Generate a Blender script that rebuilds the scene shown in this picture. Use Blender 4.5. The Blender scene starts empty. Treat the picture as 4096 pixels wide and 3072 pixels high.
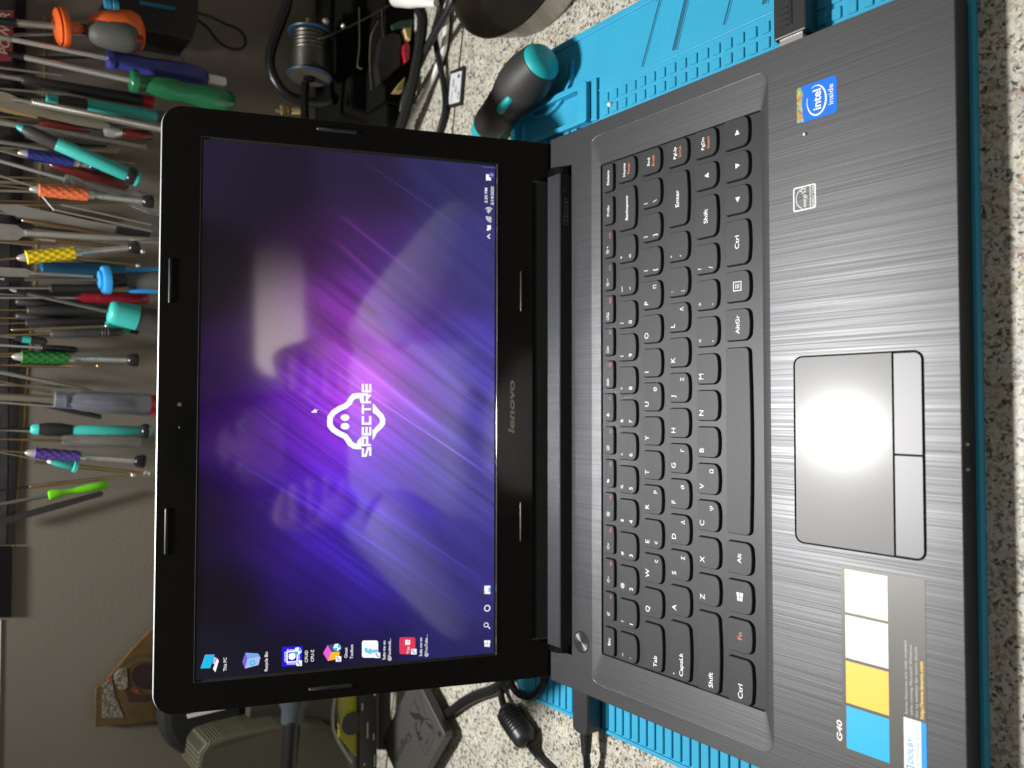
import bpy, bmesh, math, random
from mathutils import Vector, Matrix
import numpy as np
random.seed(7); rng = np.random.default_rng(7)
S = 0.001                                   # everything below is in millimetres, meshes are stored in metres
scn = bpy.context.scene
col = scn.collection
# ------------------------------------------------------------------ camera
def rotm(rx, ry, rz):
    cx, sx, cy, sy, cz, sz = math.cos(rx), math.sin(rx), math.cos(ry), math.sin(ry), math.cos(rz), math.sin(rz)
    return Matrix(((cz,-sz,0),(sz,cz,0),(0,0,1))) @ Matrix(((cy,0,sy),(0,1,0),(-sy,0,cy))) @ Matrix(((1,0,0),(0,cx,-sx),(0,sx,cx)))
CAMP = Vector((0.4255, -126.73, 323.91)); FPX = 3004.4
CAMR = rotm(0.8895, -0.0199, -0.0222) @ Matrix(((0,1,0),(-1,0,0),(0,0,1)))
cam = bpy.data.cameras.new('camera'); camo = bpy.data.objects.new('camera', cam); col.objects.link(camo)
camo.matrix_world = Matrix.Translation(CAMP*S) @ CAMR.to_4x4()
cam.sensor_width = 36; cam.sensor_fit = 'HORIZONTAL'; cam.lens = FPX/4096*36
cam.clip_start = 0.01; cam.clip_end = 50
cam.dof.use_dof = True; cam.dof.focus_distance = 0.40; cam.dof.aperture_fstop = 9
scn.camera = camo
# ------------------------------------------------------------------ world, lamps, exposure
w = bpy.data.worlds.new("World"); scn.world = w; w.use_nodes = True
w.node_tree.nodes['Background'].inputs[0].default_value = (1.0, 0.94, 0.85, 1)
w.node_tree.nodes['Background'].inputs[1].default_value = 0.2
scn.view_settings.view_transform = 'Standard'; scn.view_settings.look = 'None'
scn.view_settings.exposure = 0.0; scn.view_settings.gamma = 1
LAMP = Vector((-34, 420, 740))
ld = bpy.data.lights.new('desk_lamp', 'SPOT'); lo = bpy.data.objects.new('desk_lamp', ld); col.objects.link(lo)
ld.energy = 44.0; ld.color = (1.0, 0.985, 0.96); ld.shadow_soft_size = 0.04
ld.spot_size = math.radians(132); ld.spot_blend = 1.0
lo.location = LAMP*S
lo.rotation_euler = (Vector((0, -10, -20)) - LAMP).to_track_quat('-Z', 'Y').to_euler()
# ------------------------------------------------------------------ placing helpers
def ray(px, py):
    return (CAMR @ Vector(((px-2048)/FPX, -(py-1536)/FPX, -1))).normalized()
def onz(px, py, z=0.0):
    v = ray(px, py); return CAMP + v*((z-CAMP.z)/v.z)
def ony(px, py, y):
    v = ray(px, py); return CAMP + v*((y-CAMP.y)/v.y)
TL = Vector((0, 232.76, -9.5)); TILT = 0.4046
UV = Vector((0, math.sin(TILT), math.cos(TILT))); NV = Vector((0, -math.cos(TILT), math.sin(TILT)))
def lid(u, v, wv=0.0): return TL + Vector((u,0,0)) + UV*v + NV*wv
def onlid(px, py):
    v = ray(px, py); P = CAMP + v*(((TL-CAMP) @ NV)/(v @ NV)) if False else CAMP + v*((TL-CAMP).dot(NV)/v.dot(NV))
    return P.x, (P-TL).dot(UV)
# ------------------------------------------------------------------ object helpers
OFF = {}
def empty(name, loc, label, cat, group=None):
    o = bpy.data.objects.new(name, None); col.objects.link(o); o.location = Vector(loc)*S; o.empty_display_size = 0.01
    OFF[o.name] = Vector(loc); o['label'] = label; o['category'] = cat
    if group: o['group'] = group
    return o
def tag(o, label=None, cat=None, group=None, kind=None):
    for k, v in (('label',label),('category',cat),('group',group),('kind',kind)):
        if v: o[k] = v
    return o
class MB:
    def __init__(s): s.v = []; s.f = []; s.m = []
    def add(s, vs, fs, mi=0):
        n = len(s.v); s.v += [tuple(v) for v in vs]; s.f += [tuple(i+n for i in f) for f in fs]; s.m += [mi]*len(fs)
    def box(s, a, b, mi=0, fr=None):
        x0,y0,z0 = a; x1,y1,z1 = b
        vs = [(x0,y0,z0),(x1,y0,z0),(x1,y1,z0),(x0,y1,z0),(x0,y0,z1),(x1,y0,z1),(x1,y1,z1),(x0,y1,z1)]
        if fr: vs = [fr(*q) for q in vs]
        s.add(vs, [(3,2,1,0),(4,5,6,7),(0,1,5,4),(1,2,6,5),(2,3,7,6),(3,0,4,7)], mi)
    def prism(s, pts, z0, z1, mi=0, fr=None, inset=0.0, bev=0.0):
        """pts CCW outline; optional small top chamfer of width inset, height bev"""
        n = len(pts); L = [(p[0],p[1],z0) for p in pts]
        if bev: 
            cx = sum(p[0] for p in pts)/n; cy = sum(p[1] for p in pts)/n
            ins = offset(pts, -inset)
            L += [(p[0],p[1],z1-bev) for p in pts] + [(p[0],p[1],z1) for p in ins]; r = 3
        else: L += [(p[0],p[1],z1) for p in pts]; r = 2
        fs = [tuple(range(n))[::-1], tuple((r-1)*n+i for i in range(n))]
        for k in range(r-1):
            for i in range(n):
                j = (i+1)%n; fs.append((k*n+i, k*n+j, (k+1)*n+j, (k+1)*n+i))
        if fr: L = [fr(*q) for q in L]
        s.add(L, fs, mi)
    def lathe(s, P0, P1, prof, seg=16, mi=0, bump=None, caps=True):
        P0 = Vector(P0); P1 = Vector(P1); ax = (P1-P0); Ln = ax.length; ax.normalize()
        a = ax.cross(Vector((0,0,1)));
        if a.length < 1e-3: a = ax.cross(Vector((0,1,0)))
        a.normalize(); b = ax.cross(a)
        vs = []
        for k,(t,r) in enumerate(prof):
            for i in range(seg):
                th = 2*math.pi*i/seg
                rr = r*(bump(k,i,t,th) if bump else 1)
                vs.append(P0 + ax*(t*Ln) + a*(rr*math.cos(th)) + b*(rr*math.sin(th)))
        fs = []; m = len(prof)
        for k in range(m-1):
            for i in range(seg):
                j = (i+1)%seg; fs.append((k*seg+i, k*seg+j, (k+1)*seg+j, (k+1)*seg+i))
        if caps: fs.append(tuple(range(seg))[::-1]); fs.append(tuple((m-1)*seg+i for i in range(seg)))
        s.add(vs, fs, mi)
    def tube(s, pts, r, seg=10, mi=0, smooth=4):
        P = [Vector(p) for p in pts]
        if smooth and len(P) > 2:
            Q = []
            E2 = [P[0]*2-P[1]] + P + [P[-1]*2-P[-2]]
            for k in range(1, len(E2)-2):
                p0,p1,p2,p3 = E2[k-1:k+3]
                for t in [q/smooth for q in range(smooth)]:
                    Q.append(0.5*((2*p1)+(p2-p0)*t+(2*p0-5*p1+4*p2-p3)*t*t+(3*p1-p0-3*p2+p3)*t**3))
            Q.append(P[-1]); P = Q
        n = len(P); vs = []; ref = Vector((0.13,0.21,0.97)).normalized(); up = None
        for k in range(n):
            t = (P[min(k+1,n-1)]-P[max(k-1,0)]).normalized()
            up = (ref if up is None else up); up = (up - t*up.dot(t)).normalized(); sd = t.cross(up)
            rr = r(k/(n-1)) if callable(r) else r
            for i in range(seg):
                th = 2*math.pi*i/seg; vs.append(P[k] + up*(rr*math.cos(th)) + sd*(rr*math.sin(th)))
        fs = []
        for k in range(n-1):
            for i in range(seg):
                j = (i+1)%seg; fs.append((k*seg+i, k*seg+j, (k+1)*seg+j, (k+1)*seg+i))
        fs.append(tuple(range(seg))[::-1]); fs.append(tuple((n-1)*seg+i for i in range(seg)))
        s.add(vs, fs, mi)
    def build(s, name, mats, parent=None, smooth=False, bevel=0, angle=35, origin=None, recalc=True):
        if not isinstance(mats, (list, tuple)): mats = [mats]
        off = Vector(origin) if origin is not None else (OFF[parent.name] if parent else Vector((0,0,0)))
        me = bpy.data.meshes.new(name)
        me.from_pydata([tuple((Vector(v)-off)*S) for v in s.v], [], s.f)
        for m in mats: me.materials.append(m)
        me.polygons.foreach_set('material_index', s.m)
        if recalc:
            bm = bmesh.new(); bm.from_mesh(me); bmesh.ops.recalc_face_normals(bm, faces=bm.faces); bm.to_mesh(me); bm.free()
        if smooth:
            me.polygons.foreach_set('use_smooth', [True]*len(me.polygons))
            me.set_sharp_from_angle(angle=math.radians(angle))
        o = bpy.data.objects.new(name, me); col.objects.link(o)
        if parent:
            o.parent = parent
            if origin is not None: o.location = (off-OFF[parent.name])*S
        elif origin is not None: o.location = off*S
        OFF[o.name] = off
        if bevel:
            md = o.modifiers.new('bevel', 'BEVEL'); md.width = bevel*S; md.segments = 2; md.limit_method = 'ANGLE'; md.angle_limit = math.radians(40); md.harden_normals = False
        return o
def offset(pts, d):
    n = len(pts); out = []
    for i in range(n):
        a = Vector(pts[i-1]); b = Vector(pts[i]); c = Vector(pts[(i+1)%n])
        e1 = (b-a); e2 = (c-b)
        if e1.length < 1e-6: e1 = e2
        if e2.length < 1e-6: e2 = e1
        n1 = Vector((e1.y,-e1.x)).normalized(); n2 = Vector((e2.y,-e2.x)).normalized()
        m = n1+n2; m = m/max(0.3, m.dot(n1)) if m.length > 1e-6 else n1
        out.append((b.x+m.x*d, b.y+m.y*d))
    return out
def rrect(x0, y0, x1, y1, r=2, seg=5, rs=None):
    """CCW rounded rectangle; rs = radii for bl, br, tr, tl"""
    rs = rs or (r,r,r,r); P = []
    for (cx,cy,a0),rr in zip(((x0,y0,180),(x1,y0,270),(x1,y1,0),(x0,y1,90)), rs):
        ox = cx + (rr if cx == x0 else -rr); oy = cy + (rr if cy == y0 else -rr)
        for k in range(seg+1):
            a = math.radians(a0+90*k/seg); P.append((ox+rr*math.cos(a), oy+rr*math.sin(a)))
    return P
def plate_holes(outer, holes, z0, z1, fr=None, bev=0.0):
    """flat plate with holes, made from a filled 2D curve -> MB"""
    cu = bpy.data.curves.new('t', 'CURVE'); cu.dimensions = '2D'; cu.fill_mode = 'BOTH'
    for pts in [outer]+holes:
        sp = cu.splines.new('POLY'); sp.points.add(len(pts)-1); sp.use_cyclic_u = True
        for i,p in enumerate(pts): sp.points[i].co = (p[0], p[1], 0, 1)
    cu.extrude = (z1-z0)/2; cu.bevel_depth = bev; cu.bevel_resolution = 1; cu.offset = -bev
    if bev: cu.extrude = (z1-z0)/2-bev
    o = bpy.data.objects.new('t', cu); me = bpy.data.meshes.new_from_object(o)
    mb = MB(); zc = (z0+z1)/2
    vs = [(v.co.x, v.co.y, v.co.z+zc) for v in me.vertices]
    if fr: vs = [fr(*q) for q in vs]
    mb.add(vs, [tuple(p.vertices) for p in me.polygons])
    bpy.data.objects.remove(o); bpy.data.meshes.remove(me); bpy.data.curves.remove(cu)
    return mb
TXC = {}
def text2d(s, size=1.0, shear=0.0, offs=0.0, sx=1.0, space=1.0):
    """glyph outlines as 2D triangles; size = cap height in mm"""
    key = (s, shear, round(offs,4), space)
    if key not in TXC:
        cu = bpy.data.curves.new('t', 'FONT'); cu.body = s; cu.size = 1.0; cu.shear = shear; cu.offset = offs; cu.space_character = space
        cu.resolution_u = 3
        o = bpy.data.objects.new('t', cu); me = bpy.data.meshes.new_from_object(o)
        TXC[key] = ([(v.co.x, v.co.y) for v in me.vertices], [tuple(p.vertices) for p in me.polygons])
        bpy.data.objects.remove(o); bpy.data.meshes.remove(me); bpy.data.curves.remove(cu)
    vs, fs = TXC[key]
    k = size/0.72
    return [(x*k*sx, y*k) for x,y in vs], fs
def addtext(mb, s, x, y, size, z=0.0, fr=None, align='l', mi=0, shear=0.0, offs=0.0, sx=1.0, rot=0.0, width=None, space=1.0):
    vs, fs = text2d(s, size, shear, offs, sx, space)
    if not vs: return
    x0 = min(v[0] for v in vs); x1 = max(v[0] for v in vs)
    if width: 
        k = width/(x1-x0); vs = [(v[0]*k, v[1]) for v in vs]; x0 *= k; x1 *= k
    dx = -x0 if align == 'l' else (-(x0+x1)/2 if align == 'c' else -x1)
    c, sn = math.cos(rot), math.sin(rot)
    P = [((a+dx)*c-b*sn+x, (a+dx)*sn+b*c+y, z) for a,b in vs]
    if fr: P = [fr(*q) for q in P]
    mb.add(P, fs, mi)
def addpoly(mb, pts, z=0.0, fr=None, mi=0):
    P = [(p[0],p[1],z) for p in pts]
    if fr: P = [fr(*q) for q in P]
    mb.add(P, [tuple(range(len(pts)))], mi)
def addstroke(mb, pts, wd, z=0.0, fr=None, mi=0, closed=False):
    n = len(pts); L = []; R = []
    for i in range(n):
        a = Vector(pts[i-1] if (i or closed) else pts[i]); b = Vector(pts[i]); c = Vector(pts[(i+1)%n] if (i < n-1 or closed) else pts[i])
        e = (b-a).normalized() if (b-a).length > 1e-9 else (c-b).normalized(); g = (c-b).normalized() if (c-b).length > 1e-9 else e
        n1 = Vector((-e.y,e.x)); n2 = Vector((-g.y,g.x)); m = (n1+n2)
        m = m/max(0.4, m.dot(n1)) if m.length > 1e-6 else n1
        ww = wd[i] if isinstance(wd,(list,tuple)) else wd
        L.append(b+m*ww/2); R.append(b-m*ww/2)
    P = [(q.x,q.y,z) for q in L+R]
    if fr: P = [fr(*q) for q in P]
    fs = [(i, i+1, n+i+1, n+i) for i in range(n-1)]
    if closed: fs.append((n-1, 0, n, 2*n-1))
    mb.add(P, fs, mi)
def circ(x, y, r, n=20, ry=None): return [(x+r*math.cos(2*math.pi*i/n), y+(ry or r)*math.sin(2*math.pi*i/n)) for i in range(n)]
# ------------------------------------------------------------------ materials
def mat(name, colr=(0.5,0.5,0.5), rough=0.5, metal=0.0, spec=0.5, emit=None, es=1.0, trans=0.0, alpha=1.0, coat=0.0, bump=0.0, bscale=800, var=0.0, vscale=60):
    m = bpy.data.materials.new(name); m.use_nodes = True; nt = m.node_tree; b = nt.nodes['Principled BSDF']
    b.inputs['Base Color'].default_value = (*colr, 1); b.inputs['Roughness'].default_value = rough
    b.inputs['Metallic'].default_value = metal; b.inputs['Specular IOR Level'].default_value = spec
    b.inputs['Transmission Weight'].default_value = trans; b.inputs['Alpha'].default_value = alpha
    b.inputs['Coat Weight'].default_value = coat
    if emit: b.inputs['Emission Color'].default_value = (*emit, 1); b.inputs['Emission Strength'].default_value = es
    if bump or var:
        tc = nt.nodes.new('ShaderNodeTexCoord')
    if var:
        no = nt.nodes.new('ShaderNodeTexNoise'); no.inputs['Scale'].default_value = vscale; no.inputs['Detail'].default_value = 4
        nt.links.new(tc.outputs['Object'], no.inputs['Vector'])
        mx = nt.nodes.new('ShaderNodeMix'); mx.data_type = 'RGBA'
        mx.inputs[6].default_value = (*[c*(1-var) for c in colr], 1); mx.inputs[7].default_value = (*[min(1,c*(1+var)) for c in colr], 1)
        nt.links.new(no.outputs['Fac'], mx.inputs[0]); nt.links.new(mx.outputs[2], b.inputs['Base Color'])
    if bump:
        no = nt.nodes.new('ShaderNodeTexNoise'); no.inputs['Scale'].default_value = bscale; no.inputs['Detail'].default_value = 3
        nt.links.new(tc.outputs['Object'], no.inputs['Vector'])
        bp = nt.nodes.new('ShaderNodeBump'); bp.inputs['Strength'].default_value = bump; bp.inputs['Distance'].default_value = 0.0003
        nt.links.new(no.outputs['Fac'], bp.inputs['Height']); nt.links.new(bp.outputs['Normal'], b.inputs['Normal'])
    return m
def N(nt, t, **kw):
    n = nt.nodes.new(t)
    for k,v in kw.items():
        if k in n.inputs.keys(): n.inputs[k].default_value = v
        else: setattr(n, k, v)
    return n
def brushed(name, base, rough, metal, amount=0.5, xs=1700, ys=9):
    m = mat(name, base, rough, metal); nt = m.node_tree; b = nt.nodes['Principled BSDF']
    tc = N(nt,'ShaderNodeTexCoord'); mp = N(nt,'ShaderNodeMapping'); mp.inputs['Scale'].default_value = (xs, ys, ys)
    nt.links.new(tc.outputs['Object'], mp.inputs['Vector'])
    n1 = N(nt,'ShaderNodeTexNoise', Scale=1.0, Detail=3.0); nt.links.new(mp.outputs[0], n1.inputs['Vector'])
    mp2 = N(nt,'ShaderNodeMapping'); mp2.inputs['Scale'].default_value = (xs*0.4, ys*0.6, ys*0.6); nt.links.new(tc.outputs['Object'], mp2.inputs['Vector'])
    n2 = N(nt,'ShaderNodeTexNoise', Scale=1.0, Detail=4.0); nt.links.new(mp2.outputs[0], n2.inputs['Vector'])
    ad = N(nt,'ShaderNodeMath', operation='ADD'); nt.links.new(n1.outputs['Fac'], ad.inputs[0]); nt.links.new(n2.outputs['Fac'], ad.inputs[1])
    mr = N(nt,'ShaderNodeMapRange'); mr.inputs['From Min'].default_value = 0.6; mr.inputs['From Max'].default_value = 1.4
    nt.links.new(ad.outputs[0], mr.inputs['Value'])
    mx = N(nt,'ShaderNodeMix', data_type='RGBA'); nt.links.new(mr.outputs[0], mx.inputs[0])
    mx.inputs[6].default_value = (*[c*(1-amount) for c in base],1); mx.inputs[7].default_value = (*[c*(1+amount) for c in base],1)
    nt.links.new(mx.outputs[2], b.inputs['Base Color'])
    rr = N(nt,'ShaderNodeMapRange'); rr.inputs['To Min'].default_value = rough+0.07; rr.inputs['To Max'].default_value = rough-0.07
    nt.links.new(mr.outputs[0], rr.inputs['Value']); nt.links.new(rr.outputs[0], b.inputs['Roughness'])
    bp = N(nt,'ShaderNodeBump', Strength=0.35, Distance=0.0001); nt.links.new(ad.outputs[0], bp.inputs['Height']); nt.links.new(bp.outputs[0], b.inputs['Normal'])
    return m
def granite():
    m = mat('granite', (0.5,0.5,0.45), 0.32, 0); nt = m.node_tree; b = nt.nodes['Principled BSDF']
    tc = N(nt,'ShaderNodeTexCoord')
    wn = N(nt,'ShaderNodeTexNoise', Scale=500.0, Detail=2.0); nt.links.new(tc.outputs['Object'], wn.inputs['Vector'])
    mxv = N(nt,'ShaderNodeMix', data_type='VECTOR'); mxv.inputs[0].default_value = 0.0035
    nt.links.new(tc.outputs['Object'], mxv.inputs[4]); nt.links.new(wn.outputs['Color'], mxv.inputs[5])
    vo = N(nt,'ShaderNodeTexVoronoi', Scale=720.0); nt.links.new(mxv.outputs[1], vo.inputs['Vector'])
    sp = N(nt,'ShaderNodeSeparateColor'); nt.links.new(vo.outputs['Color'], sp.inputs[0])
    cr = N(nt,'ShaderNodeValToRGB'); cr.color_ramp.interpolation = 'CONSTANT'
    stops = [(0,(0.07,0.066,0.055)),(0.06,(0.16,0.155,0.13)),(0.15,(0.32,0.31,0.27)),(0.26,(0.46,0.40,0.26)),(0.34,(0.50,0.38,0.30)),(0.40,(0.56,0.55,0.48)),(0.72,(0.66,0.64,0.54)),(0.88,(0.58,0.58,0.53))]
    e = cr.color_ramp.elements; e[0].position = 0; e[0].color = (*stops[0][1],1); e[1].position = stops[1][0]; e[1].color = (*stops[1][1],1)
    for p,c in stops[2:]: q = e.new(p); q.color = (*c,1)
    nt.links.new(sp.outputs[0], cr.inputs[0])
    n2 = N(nt,'ShaderNodeTexNoise', Scale=900.0, Detail=3.0); nt.links.new(tc.outputs['Object'], n2.inputs['Vector'])
    n3 = N(nt,'ShaderNodeTexNoise', Scale=45.0, Detail=3.0); nt.links.new(tc.outputs['Object'], n3.inputs['Vector'])
    ad = N(nt,'ShaderNodeMath', operation='ADD'); nt.links.new(n2.outputs['Fac'], ad.inputs[0]); nt.links.new(n3.outputs['Fac'], ad.inputs[1])
    mr = N(nt,'ShaderNodeMapRange'); mr.inputs['From Min'].default_value = 0.6; mr.inputs['From Max'].default_value = 1.4; mr.inputs['To Min'].default_value = 0.56; mr.inputs['To Max'].default_value = 1.06
    nt.links.new(ad.outputs[0], mr.inputs['Value'])
    mu = N(nt,'ShaderNodeMix', data_type='RGBA', blend_type='MULTIPLY'); mu.inputs[0].default_value = 1
    nt.links.new(cr.outputs[0], mu.inputs[6]); nt.links.new(mr.outputs[0], mu.inputs[7]); nt.links.new(mu.outputs[2], b.inputs['Base Color'])
    return m
M = {}
M['deck'] = brushed('brushed_deck', (0.076,0.077,0.081), 0.42, 0.72, 0.36, 2300, 10)
for k_ in ('deck',):
    nt_ = M[k_].node_tree; p_ = nt_.nodes['Principled BSDF']; p_.inputs['Anisotropic'].default_value = 0.42
    cv = nt_.nodes.new('ShaderNodeCombineXYZ'); cv.inputs[0].default_value = 1.0; nt_.links.new(cv.outputs[0], p_.inputs['Tangent'])
M['plate'] = mat('key_surround', (0.036,0.037,0.040), 0.45, 0.25, spec=0.4, bump=0.15, bscale=3000)
M['key'] = mat('key_plastic', (0.024,0.025,0.027), 0.48, 0.0, spec=0.42, bump=0.25, bscale=3500, var=0.15, vscale=150)
M['keyside'] = mat('key_side', (0.012,0.012,0.013), 0.5)
M['white'] = mat('legend_white', (0.78,0.78,0.75), 0.55)
M['orange'] = mat('legend_orange', (0.62,0.17,0.07), 0.55)
M['body'] = mat('body_black', (0.02,0.02,0.021), 0.45, bump=0.2, bscale=1500)
M['pad'] = mat('touchpad_satin', (0.082,0.082,0.082), 0.48, 0.7, bump=0.12, bscale=5000, coat=0.13)
M['pad'].node_tree.nodes['Principled BSDF'].inputs['Coat Roughness'].default_value = 0.17
M['btn'] = mat('button_satin', (0.105,0.105,0.11), 0.45, 0.7)
M['black'] = mat('matte_black', (0.008,0.008,0.008), 0.6)
M['gap'] = mat('gap_black', (0.004,0.004,0.004), 0.9)
M['gloss'] = mat('gloss_black', (0.004,0.004,0.004), 0.07, spec=0.5, bump=0.02, bscale=60)
M['rubber'] = mat('rubber_black', (0.018,0.018,0.02), 0.38)
M['shell'] = mat('lid_shell', (0.62,0.64,0.66), 0.35, 0.6)
M['chrome'] = mat('chrome', (0.72,0.70,0.67), 0.28, 0.75)
M['steel'] = mat('satin_steel', (0.46,0.44,0.40), 0.36, 0.7, var=0.15, vscale=200)
M['steeld'] = mat('dull_steel', (0.30,0.285,0.26), 0.5, 0.6, var=0.2, vscale=150)
M['brass'] = mat('brass', (0.55,0.40,0.22), 0.3, 1.0)
M['mat'] = mat('silicone_blue', (0.024,0.31,0.50), 0.5, bump=0.25, bscale=1200, var=0.10, vscale=40)
M['matd'] = M['mat']
M['teal'] = mat('teal_plastic', (0.04,0.40,0.36), 0.42, bump=0.1)
M['tealk'] = mat('teal_knob', (0.01,0.36,0.37), 0.5, bump=0.15)
M['grip'] = mat('grey_rubber', (0.045,0.042,0.04), 0.5, bump=0.4, bscale=900, var=0.2, vscale=120)
M['gripb'] = mat('charcoal_rubber', (0.030,0.028,0.028), 0.55, spec=0.4, bump=0.4, bscale=900, var=0.15, vscale=120)
M['gripl'] = mat('light_grey_rubber', (0.09,0.09,0.08), 0.6, bump=0.3, bscale=900)
M['orng'] = mat('orange_plastic', (0.80,0.13,0.02), 0.4)
M['orngk'] = mat('orange_soft', (0.80,0.17,0.06), 0.45)
M['yell'] = mat('yellow_soft', (0.80,0.58,0.01), 0.42)
M['purp'] = mat('purple_soft', (0.09,0.05,0.27), 0.42)
M['navy'] = mat('navy_soft', (0.03,0.035,0.22), 0.42)
M['grnk'] = mat('green_soft', (0.02,0.16,0.03), 0.4)
M['blueh'] = mat('blue_handle', (0.045,0.05,0.27), 0.45, bump=0.1)
M['green'] = mat('green_handle', (0.012,0.13,0.05), 0.25, coat=0.3)
M['lime'] = mat('lime_handle', (0.15,0.55,0.01), 0.25)
M['ltblue'] = mat('light_blue_plastic', (0.03,0.30,0.70), 0.42)
M['red'] = mat('red_plastic', (0.42,0.012,0.02), 0.35)
M['dred'] = mat('dark_red', (0.10,0.008,0.006), 0.3, coat=0.3)
M['trred'] = mat('clear_red', (0.5,0.02,0.05), 0.12, trans=0.6)
M['trblue'] = mat('clear_blue', (0.02,0.16,0.30), 0.12, trans=0.5)
M['trclear'] = mat('clear_plastic', (0.86,0.86,0.88), 0.08, trans=0.93)
M['trpurp'] = mat('clear_violet', (0.50,0.53,0.66), 0.1, trans=0.8)
M['whitep'] = mat('white_plastic', (0.75,0.74,0.70), 0.35)
M['cable'] = mat('cable_black', (0.010,0.010,0.011), 0.38, spec=0.35)
M['wall'] = mat('wall_tile_beige', (0.165,0.145,0.116), 0.7, bump=0.5, bscale=300, var=0.07, vscale=9)
M['grout'] = mat('yellow_grout', (0.40,0.28,0.06), 0.8, var=0.5, vscale=300)
M['granite'] = granite()
M['joint'] = mat('joint_filler', (0.07,0.065,0.04), 0.8, var=0.5, vscale=200)
def emis(name, c, k=1.0): return mat(name, (0,0,0), 0.3, spec=0.0, emit=c, es=k)
def srgb(r,g,b): return tuple((x/255/12.92 if x/255 <= 0.04045 else ((x/255+0.055)/1.055)**2.4) for x in (r,g,b))
# ================================================================== SETTING
TZ = -21.0; MZ = -18.0; WY = 560.0
mb = MB()
jp = [(x, 376.2-(x-225.6)*0.184) for x in (-600, 600)]
mb.add([(-600,-110,TZ),(600,-110,TZ),(600,jp[1][1]-1.2,TZ),(-600,jp[0][1]-1.2,TZ)], [(0,1,2,3)])
mb.add([(-600,jp[0][1]+1.2,TZ),(600,jp[1][1]+1.2,TZ),(600,WY,TZ),(-600,WY,TZ)], [(0,1,2,3)])
mb.add([(-600,jp[0][1]-1.2,TZ),(600,jp[1][1]-1.2,TZ),(600,jp[1][1]-1.2,TZ-2),(-600,jp[0][1]-1.2,TZ-2)], [(0,1,2,3)])
mb.add([(-600,jp[0][1]+1.2,TZ),(600,jp[1][1]+1.2,TZ),(600,jp[1][1]+1.2,TZ-2),(-600,jp[0][1]+1.2,TZ-2)], [(0,1,2,3)])
mb.add([(-600,-110,TZ),(600,-110,TZ),(600,-110,TZ-40),(-600,-110,TZ-40)], [(3,2,1,0)])
ct = mb.build('countertop', M['granite'], recalc=False); tag(ct, kind='structure')
mb = MB(); mb.add([(-600,jp[0][1]-1.2,TZ-1.2),(600,jp[1][1]-1.2,TZ-1.2),(600,jp[1][1]+1.2,TZ-1.2),(-600,jp[0][1]+1.2,TZ-1.2)], [(0,1,2,3)])
mb.build('joint', M['joint'], ct, recalc=False)
wl = MB()
# wall tiles: joint line seen just below the tool rail, running slightly downhill to the left
jz0, jz1 = ony(181,1150,WY), ony(52,2350,WY)
def jline(x): return jz0.z + (x-jz0.x)*(jz1.z-jz0.z)/(jz1.x-jz0.x)
ZT = 276.0
wl.add([(-1500,WY,TZ),(1500,WY,TZ),(1500,WY,900),(-1500,WY,900)], [(0,1,2,3)])
wall = wl.build('wall', M['wall'], recalc=False); tag(wall, kind='structure')
gm = MB(); pts = []
for k in range(40):
    px = 178 - (k/39)**1.6*150; py = 60 + k*58 if False else 60+k*60
    p = ony(px + random.uniform(-3,3), py, WY-0.6); pts.append((p.x, p.y, p.z))
for a,b in zip(pts[:-1], pts[1:]):
    h = random.uniform(0.3,0.9); gm.add([(a[0],a[1],a[2]-h),(b[0],b[1],b[2]-h),(b[0],b[1],b[2]+h*0.7),(a[0],a[1],a[2]+h*0.7)], [(0,1,2,3)])
g_ = gm.build('grout_line', M['grout'], wall, recalc=False)
# ================================================================== LAPTOP
lap = empty('laptop', (0,110,-18), 'open black laptop with brushed deck and lit purple desktop, lying on blue mat', 'laptop')
HW = 173.3; FY = -8.36; BY = 232.76
# deck top with openings for the keyboard recess, touchpad and hinge
recess = rrect(-164, 75.3, 164, 196.0, 5)
pado = rrect(-62.4, 5.4, 23.8, 63.0, 4.0)
outer = [(-HW+3,FY),(HW-3,FY),(HW,FY+3),(HW,BY),(152.6,BY),(152.6,213.4),(-153,213.4),(-153,BY),(-HW,BY),(-HW,FY+3)]
d = plate_holes(outer, [recess, pado], -1.2, 0.2, bev=0.25)
d.build('palm_rest', M['deck'], lap, smooth=True, angle=30)
b = MB(); b.prism(rrect(-HW+1.2,FY+1.4,HW-1.2,212.5,4), -17.9, -2.6); b.box((-HW+1.2,211,-17.9),(-154,BY-0.6,-1.3)); b.box((153.6,211,-17.9),(HW-1.2,BY-0.6,-1.3)); b.box((-155,211.5,-17.9),(155,BY-0.6,-9))
b.box((-HW+0.8,FY+0.8,-3.4),(HW-0.8,FY+1.9,-1.2)); b.box((-HW+0.8,FY+2,-3.4),(-HW+2,BY-0.6,-1.2)); b.box((HW-2,FY+2,-3.4),(HW-0.8,BY-0.6,-1.2))
b.build('base_shell', M['body'], lap)
# recess slopes
PL = (-146.3, 79.6, 146.4, 189.0)
ri = rrect(*PL, 1.6); b = MB(); n = len(ri)
b.add([(p[0],p[1],0.02) for p in recess]+[(p[0],p[1],-0.85) for p in ri], [(i,(i+1)%n,n+(i+1)%n,n+i) for i in range(n)])
b.build('keyboard_recess', M['deck'], lap, smooth=True, angle=25)
b = MB(); ri2 = offset(ri, -0.55)
b.add([(p[0],p[1],-0.85) for p in ri]+[(p[0],p[1],-2.4) for p in ri2], [(i,(i+1)%n,n+(i+1)%n,n+i) for i in range(n)])
b.build('seam', M['gap'], lap, recalc=False)
b = MB(); ri3 = offset(ri, -0.5); b.prism(ri3, -2.5, -1.95); b.build('keyboard_plate', M['plate'], lap)
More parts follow.
